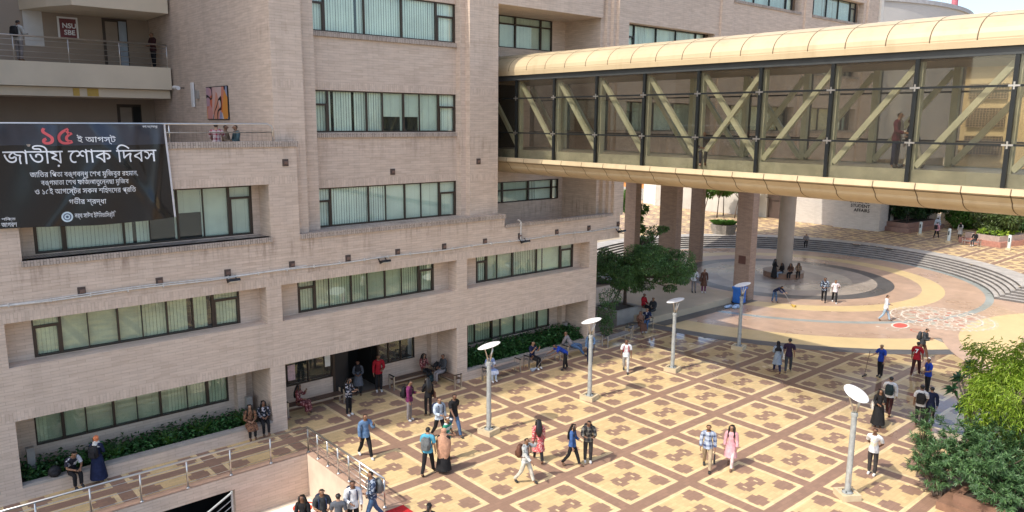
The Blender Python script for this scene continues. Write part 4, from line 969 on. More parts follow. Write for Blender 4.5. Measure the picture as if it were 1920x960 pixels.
# ================================================================== BANNER
def banner():
    e=empty('banner',(-14.6,6.72,10.1)); tag(e,'large black mourning day banner with white Bengali lettering hung from the terrace rail','banner')
    nx,nz=110,44; x0,x1=-18.6,-12.12; V=[];F=[]
    def surf(u,v):
        x=x0+(x1-x0)*u; zt=11.66; zb=8.56; x+= (1-v)*(.18*u)
        z=zt+(zb-zt)*(1-v)+.05*math.sin(3.1*u*2.2)*(1-v)-.03*abs(math.sin(9*u))*v; 
        fold=1.35*(.06*math.sin(7*u+3.0*(1-v)*u+1)*(.35+.65*v)+.05*math.exp(-((u-.66-.28*(1-v))/.03)**2)*(.4+.6*(1-v))+.05*math.exp(-((u-.86-.02*math.sin(6*v))/.018)**2)*v+.025*math.sin(23*u-5*v)+.05*math.exp(-((u-.93-.10*(v-.5))/.02)**2)*1.2+.04*math.exp(-((u-.52+.05*(1-v))/.015)**2)*v+.035*math.exp(-((u-.20+.25*(1-v))/.014)**2)*v+.03*math.exp(-((u-.80+.35*(1-v))/.02)**2)*(1-v)+.022*math.sin(31*u+9*v+2*math.sin(5*v))*v*v+.03*math.exp(-((u-.36-.1*(1-v))/.016)**2)*v*v)
        return (x,-fold-.02,z)
    M_BLK=plain('banner_black',(.006,.006,.008),.2,var=.1); M_BLU=plain('banner_slate',(.030,.034,.05),.2,var=.1)
    for mm_ in (M_BLK,M_BLU): mm_.node_tree.nodes['Principled BSDF'].inputs['Specular IOR Level'].default_value=.55
    for j in range(nz+1):
        for i in range(nx+1): p=surf(i/nx,1-j/nz); V.append((p[0]+14.6,p[1],p[2]-10.1))
    fm=[]
    for j in range(nz):
        for i in range(nx): a=j*(nx+1)+i; F.append((a,a+1,a+nx+2,a+nx+1)); fm.append(2 if i==nx-1 else (1 if j<nz*.20 else 0))
    mb=MB(); mb.v=V; mb.f=F; mb.m=fm; o=mb.build('cloth',[M_BLK,M_BLU,plain('banner_hem',(.62,.62,.64),.5)],e,smooth=True)
    def yat(x,z):
        v=min(1,max(0,(z-8.56)/3.1)); u=(x-x0-(1-v)*.18*((x-x0)/(x1-x0)))/(x1-x0)
        return surf(min(1,max(0,u)),v)[1]
    def t(body,xa,za,xb,zb,h,mat,bold=.0,simple=False):
        """lettering laid on the cloth: from (xa,za) to (xb,zb), letter block h high"""
        V_,F_,Ly=glyphs(body,bold,simple=simple); co=np.array(V_,float); mn,mx=co.min(0),co.max(0); u=(co[:,0]-mn[0])/(mx[0]-mn[0]); v=(co[:,1]-mn[1])/(mx[1]-mn[1])-.5
        X=xa+(xb-xa)*u; Z=za+(zb-za)*u+v*h
        bmm=bmesh.new(); vv=[bmm.verts.new((x,l*.001,z)) for x,z,l in zip(X,Z,Ly)]
        for f in F_:
            try: bmm.faces.new([vv[i] for i in f])
            except ValueError: pass
        for lim in (.16,.09,.05):
            ed=[q for q in bmm.edges if q.calc_length()>lim]
            if ed: bmesh.ops.subdivide_edges(bmm,edges=ed,cuts=1); bmesh.ops.triangulate(bmm,faces=bmm.faces[:])
        for q in bmm.verts: x,l,z=q.co; q.co=(x+14.6,yat(x,z)-.018-1.2*l,z-10.1)
        me=bpy.data.meshes.new('lettering'); bmm.to_mesh(me); bmm.free(); me.materials.append(mat)
        q=bpy.data.objects.new('lettering',me); COL.objects.link(q); q.parent=e
    M_RED=plain('letter_red',(.62,.10,.11),.6,var=.03)
    t('১৫',-15.62,11.287,-14.79,11.281,.50,M_RED,.014,True); t('ই আগস্ট',-14.68,11.178,-13.62,11.168,.29,M_LETW)
    t('জাতীয় েশাক িদবস',-16.65,10.70,-12.46,10.68,.66,M_LETW,.008)
    t('জািতর িপতা বঙ্গবন্ধু েশখ মুিজবুর রহমান,',-16.02,10.15,-13.06,10.10,.26,M_LETW); t('বঙ্গমাতা েশখ ফিজলাতুেন্নছা মুিজব',-15.76,9.90,-13.35,9.85,.25,M_LETW)
    t('ও ১৫ই আগেস্টর সকল শিহদেদর প্রিত',-15.94,9.64,-13.15,9.57,.27,M_LETW); t('গভীর শ্রদ্ধা',-15.07,9.29,-14.05,9.25,.26,M_LETW)
    t('নর্থ সাউথ ইউিনভািসর্টি',-14.95,8.85,-13.79,8.81,.24,M_LETW); t('ক শিক্ত',-17.0,8.885,-16.50,8.875,.13,M_LETW); t('ক জাগরণ',-17.0,8.73,-16.48,8.71,.13,M_LETW); t('জয় বঙ্গবন্ধু',-12.82,11.563,-12.36,11.563,.09,M_LETW)
    m=MB()
    for r0,r1,mm in ((0,.05,1),(.05,.10,0),(.10,.14,1),(.14,.20,0)):
        n=24
        for k in range(n):
            a,b=2*math.pi*k/n,2*math.pi*(k+1)/n; p=lambda r,t:(r*math.cos(t),0,r*math.sin(t)); m.quad(p(r0,a),p(r1,a),p(r1,b),p(r0,b),mm)
    o=m.build('round_emblem',[plain('emblem_pale',(.55,.66,.72),.6),plain('emblem_dark',(.03,.06,.12),.6)],e); o.location=(-15.15+14.6,yat(-15.15,8.83)-.02,8.83-10.1); o.scale=(.8,.8,.8)
banner()
# ================================================================== PLANTS
def leaf_mat(name,col,var=.35,trans=.3,rough=.45,col2=None):
    k=N(name); gi=k.n('NewGeometry'); rnd=gi.outputs['Random Per Island']; col2=col2 or tuple(min(1,c*1.9) for c in col)
    c=k.ramp(rnd,[(0.,tuple(q*(1-var) for q in col)),(.55,col),(1.,col2)])
    c=k.mix(k.ramp(k.noise(k.pos(),1.6,3),[(.35,.35),(.65,0.)]),c,tuple(q*.6 for q in col))
    k.l(c,k.b.inputs['Base Color']); k.b.inputs['Roughness'].default_value=rough
    tl=k.n('BsdfTranslucent'); k.l(c,tl.inputs[0]); m=k.n('MixShader'); m.inputs[0].default_value=trans
    k.l(k.b.outputs[0],m.inputs[1]); k.l(tl.outputs[0],m.inputs[2]); k.l(m.outputs[0],k.o.inputs[0]); return k.m
L_DARK=leaf_mat('leaf_dark',(.030,.075,.022)); L_TREE=leaf_mat('leaf_tree',(.10,.20,.06)); L_OLE=leaf_mat('leaf_oleander',(.075,.165,.060),col2=(.16,.29,.10))
L_LIME=leaf_mat('leaf_lime',(.26,.42,.035),.35,.4,col2=(.46,.58,.08)); L_FRAN=leaf_mat('leaf_frangipani',(.035,.11,.04),.3,.2,.3); L_BRI=leaf_mat('leaf_bright',(.09,.20,.03),.3,.35)
L_OLV=leaf_mat('leaf_olive',(.085,.125,.035),.3,.3); L_BED=leaf_mat('leaf_bed',(.045,.13,.035),.35,.25,.35); M_BARK=plain('bark',(.13,.095,.07),.9,var=.3,scale=6)
def leaf_mesh(name,C,D,Nn,L,Wd,mat,parent=None,fold=.18,bend=.0,kind=None,mid=.45):
    C=np.asarray(C,float);D=np.asarray(D,float);Nn=np.asarray(Nn,float);n=len(C)
    D/=np.linalg.norm(D,axis=1,keepdims=True)+1e-9; T=np.cross(D,Nn); T/=np.linalg.norm(T,axis=1,keepdims=True)+1e-9; Nn=np.cross(T,D)
    L=np.broadcast_to(np.asarray(L,float),(n,))[:,None]; Wd=np.broadcast_to(np.asarray(Wd,float),(n,))[:,None]
    b=C; m=C+D*L*mid-Nn*0; l=m+T*Wd*.5+Nn*Wd*fold; r=m-T*Wd*.5+Nn*Wd*fold; t=C+D*L-np.array([0,0,1.])*L*bend
    V=np.stack([b,r,t,l],1).reshape(-1,3)
    me=bpy.data.meshes.new(name); me.vertices.add(4*n); me.vertices.foreach_set('co',V.astype(np.float32).ravel())
    idx=np.arange(n)[:,None]*4; lo=np.concatenate([idx,idx+1,idx+2,idx,idx+2,idx+3],1).astype(np.int32).ravel()
    me.loops.add(6*n); me.loops.foreach_set('vertex_index',lo); me.polygons.add(2*n)
    me.polygons.foreach_set('loop_start',np.arange(0,6*n,3,dtype=np.int32)); 
    me.update(calc_edges=True); me.validate(); me.materials.append(mat)
    o=bpy.data.objects.new(name,me); COL.objects.link(o)
    if parent: o.parent=parent
    if kind: o['kind']=kind
    return o
def rdir(n,up=0.0):
    d=rng.normal(size=(n,3)); d/=np.linalg.norm(d,axis=1,keepdims=True); d[:,2]+=up; return d
def clumps(cent,rad,per,shell=.55):
    out=[];dr=[]
    for c,r in zip(cent,rad):
        d=rdir(per); q=shell+(1-shell)*rng.random((per,1))**.7; out.append(np.asarray(c)+d*q*np.asarray(r)); dr.append(d)
    return np.concatenate(out),np.concatenate(dr)
def tree(loc,label,h_trunk,cl,leafn,leafl,leafw,mat,name='leafy_tree',cat='tree',trunk_r=.09,group=None,up=.1,stems=None,multi=1,lean=(0,0),bend=.2):
    e=empty(name,loc); tag(e,label,cat,group)
    m=MB(); cl=[(Vector(c),r) for c,r in cl]
    for s_ in range(multi):
        a=s_*2.4; bx,by=(.12*math.cos(a),.12*math.sin(a)) if multi>1 else (0,0)
        fork=Vector((bx*2+lean[0],by*2+lean[1],h_trunk)); m.path([(bx,by,-.05),(bx*1.3+lean[0]*.4,by*1.3+lean[1]*.4,h_trunk*.5),fork],[trunk_r,trunk_r*.8,trunk_r*.65],8)
        for i,(c,r) in enumerate(cl):
            if i%multi!=s_: continue
            midp=fork.lerp(c,.55)+Vector((random.uniform(-.1,.1),random.uniform(-.1,.1),.1)); m.path([fork,midp,c],[trunk_r*.5,trunk_r*.33,trunk_r*.12],6)
            for q in range(3):
                dd=Vector(rdir(1)[0])*Vector((*r,)).length*.45; m.path([midp.lerp(c,.4+.2*q),c+dd],[trunk_r*.2,trunk_r*.07],5)
    m.build('trunk',M_BARK,e,smooth=True)
    C,D=clumps([tuple(c) for c,_ in cl],[r for _,r in cl],leafn//len(cl)); n=len(C)
    dd=D*.6+rdir(n)*.7; dd[:,2]+=up-.1
    leaf_mesh('crown',C,dd,rdir(n,1.2),leafl*rng.uniform(.6,1.25,n),leafw*rng.uniform(.7,1.2,n),mat,e,bend=bend); return e
def rclump(n,c,R3,r):
    out=[]
    for _ in range(n):
        d=Vector(rdir(1)[0]); q=random.random()**.4
        out.append(((c[0]+d.x*R3[0]*q,c[1]+d.y*R3[1]*q,c[2]+d.z*R3[2]*q),tuple(r*random.uniform(.7,1.3)*k for k in (1,1,.6))))
    return out
# courtyard tree
cl=rclump(96,(.2,-1.1,2.55),(3.5,2.5,1.35),.52)+[((-3.2,-1.6,1.2),(.7,.6,.55)),((-3.9,-2.0,.5),(.55,.5,.6)),((-4.1,-2.2,-.2),(.35,.35,.6)),((-3.6,.2,2.2),(.8,.7,.6)),((2.9,.2,4.3),(.55,.5,.3)),((3.6,.1,4.35),(.45,.3,.16)),((2.1,.1,4.0),(.5,.4,.3)),((3.1,-.9,2.2),(.6,.5,.35)),((2.6,-2.3,1.5),(.4,.4,.2)),((1.8,-2.0,1.1),(.4,.4,.2))]
tree((15.0,9.9,.8),'spreading leafy tree with low branches in the corner between building and columns',1.7,cl,44000,.13,.06,L_TREE,trunk_r=.12,bend=.3)
# foreground bushes
def rosettes(centers,per,L,W_,mat,name,parent,spread=1.0,bend=.15,upb=.5):
    C=[];D=[];Nn=[]
    for c,ax in centers:
        ax=Vector(ax).normalized(); x=ax.orthogonal().normalized(); y=ax.cross(x)
        for k in range(per):
            a=2.4*k+random.random()*.4; el=random.uniform(.1,1.15); d=(x*math.cos(a)+y*math.sin(a))*math.cos(el)+ax*math.sin(el)
            C.append(Vector(c)-ax*random.uniform(0,.16)); D.append(d); Nn.append(ax+Vector((0,0,.3)))
    n=len(C); return leaf_mesh(name,C,D,Nn,L*rng.uniform(.65,1.2,n),W_*rng.uniform(.8,1.2,n),mat,parent,bend=bend)
def bush(loc,label,R3,zc,nros,per,L,W_,mat,name,cat,up=.6,bend=.15,nst=26,skip=None,group=None):
    e=empty(name,loc); tag(e,label,cat,group); m=MB(); cs=[]
    for _ in range(nros):
        d=Vector(rdir(1)[0]); q=.35+.65*random.random()**.5
        wob=.82+.3*math.sin(3*math.atan2(d.y,d.x)+d.z*4)+.2*math.sin(7*d.x+5*d.z)
        c=Vector((d.x*R3[0],d.y*R3[1],d.z*R3[2]))*q*wob+Vector((0,0,zc))
        if c.z<.25: continue
        cs.append((c,d*.8+Vector((0,0,up))))
    for c,ax in cs[::max(1,len(cs)//nst)]: m.path([(random.uniform(-.3,.3),random.uniform(-.3,.3),0),(c.x*.5,c.y*.5,c.z*.55),c],[.03,.02,.008],5)
    m.build('stem',M_BARK,e); rosettes(cs,per,L,W_,mat,'foliage',e,bend=bend); return e
bush((6.3,-12.5,.3),'dark green oleander bush with lance leaves at the lower right corner',(1.9,1.8,1.25),1.1,820,20,.17,.032,L_OLE,'oleander_bush','bush')
bush((5.6,-13.6,.3),'low oleander clump at the bottom edge in front of the brown planter',(1.3,1.1,.72),.55,320,18,.16,.032,L_OLE,'oleander_bush','bush')
bush((8.0,-14.3,.3),'oleander shoots spilling over the brown planter in the bottom right corner',(1.5,1.1,.75),.6,330,20,.17,.032,L_OLE,'oleander_bush','bush')
bush((5.5,-11.5,.05),'loose oleander shoots leaning over the plaza edge by the near lamp',(.95,.9,.95),.95,150,18,.17,.032,L_OLE,'oleander_bush','bush')
bush((6.0,-10.9,.3),'tall feathery oleander branch rising in front of the students with rucksacks',(.5,.5,1.35),1.3,60,22,.2,.03,L_OLE,'oleander_bush','bush')
# lime bamboo: drooping narrow leaves in tiers
def bamboo(loc,label):
    e=empty('bamboo',loc); tag(e,label,'bamboo'); m=MB(); C=[];D=[];Nn=[]
    tips=[]
    for k in range(560):
        d=Vector(rdir(1)[0]); q=.55+.45*random.random()**.5; w_=.85+.22*math.sin(5*d.x+3*d.z)+.15*math.sin(9*d.y+4*d.x)
        c=Vector((d.x*2.0,d.y*2.0,d.z*1.75))*q*w_+Vector((0,0,2.75)); tips.append((c,d))
        for j in range(34):
            a=random.uniform(0,6.28); o=Vector((d.x,d.y,0))*.7+Vector((math.cos(a),math.sin(a),0))*.75; o.z=random.uniform(-.75,.25)
            C.append(c+Vector(rng.normal(size=3)*.12)); D.append(o); Nn.append(Vector((0,0,1))+Vector(rng.normal(size=3)*.4))
    for c,d in tips[::14]: m.path([(d.x*.3,d.y*.3,0),(c.x*.6,c.y*.6,c.z*.7),c],[.03,.02,.01],5)
    m.build('culm',plain('culm_green',(.20,.24,.06),.5),e); n=len(C); leaf_mesh('foliage',C,D,Nn,.19*rng.uniform(.6,1.3,n),.03*rng.uniform(.8,1.3,n),L_LIME,e,bend=.3); return e
bamboo((8.9,-12.9,.3),'lime green bamboo clump with drooping narrow leaves at the right edge')
def frangi(loc,label,heads,L=.38,W_=.13):
    e=empty('frangipani',loc); tag(e,label,'shrub'); m=MB(); cs=[]
    for h,ax in heads: m.path([(0,0,0),(h[0]*.5,h[1]*.5,h[2]*.6),h],[.06,.045,.03],6); cs.append((h,ax))
    m.build('stem',plain('stem_grey',(.22,.20,.17),.8),e); rosettes(cs,17,L,W_,L_FRAN,'foliage',e,bend=.22); return e
frangi((11.4,-10.6,.1),'frangipani with broad dark green leaves behind the lime bamboo, over the paving',[((.3,.3,2.75),(.2,.3,.7)),((-.5,.4,2.35),(-.4,.4,.6)),((.7,.1,3.1),(.3,.1,.8)),((-.9,.5,1.9),(-.7,.4,.4)),((.1,.7,2.0),(0,.8,.4)),((-.4,-.3,2.0),(-.5,-.1,.6)),((-1.1,.1,1.35),(-.8,.2,.4)),((-.2,.2,1.5),(-.3,.6,.4)),((.9,.6,2.4),(.4,.5,.5)),((-.7,.0,2.7),(-.4,.1,.7))])
frangi((7.7,-14.2,.3),'small broad leaved plant at the bottom right corner by the planter rim',[((0,.5,.55),(0,.4,.6)),((-.4,.2,.35),(-.4,.3,.5)),((.4,.3,.8),(.1,.3,.7))],.34,.15)
# planter beds along the facade
def bed(x0,x1,y0,y1,z,n,label,mat,L,W_,hz,name='planting_bed'):
    C=np.stack([rng.uniform(x0,x1,n),rng.uniform(y0,y1,n),z+hz*rng.random(n)**.8*(.55+.45*np.sin(rng.uniform(x0,x1,n)*2))],1); d=rdir(n); d[:,2]=np.abs(d[:,2])*.5-.1
    o=leaf_mesh(name,C,d,rdir(n,1.6),L*rng.uniform(.6,1.3,n),W_*rng.uniform(.7,1.2,n),mat,bend=.3,kind='stuff'); tag(o,label,'planting'); return o
bed(.6,8.35,7.12,8.5,.36,11000,'dense bed of glossy dark leaves in the planter behind the outdoor benches',L_BED,.21,.10,.78)
bed(-16.9,-9.4,7.18,8.5,.34,4600,'patchy bed of low leaves in the planter under the left ground floor window',L_BED,.18,.08,.5)
for i,(x,y,lb) in enumerate(((-14.2,7.6,'spiky grass clump behind the seated boy in the left planter'),(-12.5,7.5,'spiky grass clump in the middle of the left planter'),(-11.3,7.7,'wide spiky grass clump right of the middle of the left planter'),(-9.7,7.6,'tall spiky grass clump beside the seated women at the right end of the left planter'))):
    e=empty('grass_clump',(x,y,.34)); tag(e,lb,'plant','spiky clumps in the left planter'); n=90; a=rng.uniform(0,6.28,n); D=np.stack([np.cos(a)*.55,np.sin(a)*.55,np.ones(n)],1)
    leaf_mesh('foliage',np.stack([.08*np.cos(a),.08*np.sin(a),0*a],1),D,np.stack([np.cos(a),np.sin(a),.2+0*a],1),rng.uniform(.35,.8,n),.035,L_BRI,e,bend=.15)
# around the columns
tree((30.8,22.6,.0),'tall leafy shrub tree seen between the first two columns',2.2,rclump(9,(0,0,4.2),(1.0,1.0,2.0),.7),4500,.26,.12,L_BRI,trunk_r=.08)
for i,(x,y,r,lb,mt) in enumerate(((33.0,23.4,1.0,'dark shrub behind the third column at the back of the shaded court',L_DARK),(27.2,16.6,1.0,'round dark shrub beside the second column in the shade',L_TREE),(28.2,18.2,1.0,'dark shrub in the shade at the foot of the second column',L_DARK),(30.2,19.2,1.0,'leafy shrub below the tall shrub tree between the columns',L_TREE),(12.6,12.6,1.1,'dark shrub behind the building corner under the overhang',L_DARK))):
    tree((x,y,0),lb,.5,rclump(7,(0,0,1.1),(.9,.9,.7),.5),2200,.22,.1,mt,'shrub','shrub',.04)
for i,(x,y) in enumerate(((54.6,32.0),(56.2,31.2),(58.4,31.8),(57.4,29.6),(59.0,28.8))):
    tree((x,y,ZU),['slim tree nearest the third column before the white wall','thin leaning tree left of the dark window behind the columns','slim tree with bright crown in front of the white garden wall','slim tree close to the octagonal planter','slim tree beside the dark window beyond the planter'][i],2.3,rclump(7,(0,0,3.5),(1.3,1.3,.8),.65),1700,.34,.16,L_BRI,'slim_tree','tree',.07,'slim trees in front of the garden wall',lean=(random.uniform(-.4,.4),random.uniform(-.4,.4)))
e=empty('grass_clump',(45.8,23.4,ZU+.9)); tag(e,'bright green arching grass filling the octagonal planter','plant'); n=700; a=rng.uniform(0,6.28,n); rr=rng.uniform(0,1,n); D=np.stack([np.cos(a)*.7,np.sin(a)*.7,np.ones(n)],1)
leaf_mesh('foliage',np.stack([rr*np.cos(a),rr*np.sin(a),0*a],1),D,np.stack([np.cos(a),np.sin(a),.2+0*a],1),rng.uniform(.5,1.0,n),.06,L_BRI,e,bend=.4)
# upper plaza greenery
UP=[(64.0,12.9,.9,(1.9,1.0,1.3),2.3,L_DARK,'dark leafy shrub hard against the office building corner'),(67.5,12.2,.9,(1.7,1.2,1.2),2.2,L_DARK,'dark green shrub right of the office corner planter'),(70.0,9.6,.3,(1.6,1.4,1.5),2.1,L_BRI,'bright green small tree behind the two walkers on the upper plaza'),(61.0,3.7,.9,(1.9,1.4,1.2),2.0,L_OLV,'olive green branching shrub in the pink planter'),(64.6,2.4,.9,(1.6,1.5,1.2),2.2,L_TREE,'mid green shrub behind the olive shrub at the right of the upper plaza'),(71.0,1.2,1.4,(2.2,1.8,1.6),2.2,L_BRI,'bright green tree at the far right behind the pink planters'),(74,8.2,1,(2.4,1.8,1.6),2.2,L_TREE,'shrub row far behind the bollard light on the upper plaza'),(69,5.6,.2,(1.6,1.5,1.3),2.0,L_OLV,'brownish olive shrub between the two planters in the distance')]
for x,y,z,r3,zc,mt,lb in UP: tree((x,y,ZU+z-.1),lb,.7,rclump(20,(0,0,zc-.45),tuple(1.3*q for q in r3),.75),5600,.33,.14,mt,'shrub_tree','tree',.06,multi=2)
n=500; C=np.stack([rng.uniform(-1.7,1.7,n),rng.uniform(-1.2,1.2,n),rng.random(n)*.3],1); e=empty('low_hedge',(60.7,3.5,ZU+.9)); tag(e,'low bright green ground cover inside the pink planter','plant'); leaf_mesh('foliage',C,rdir(n,.4),rdir(n,1),.35,.16,L_LIME,e)
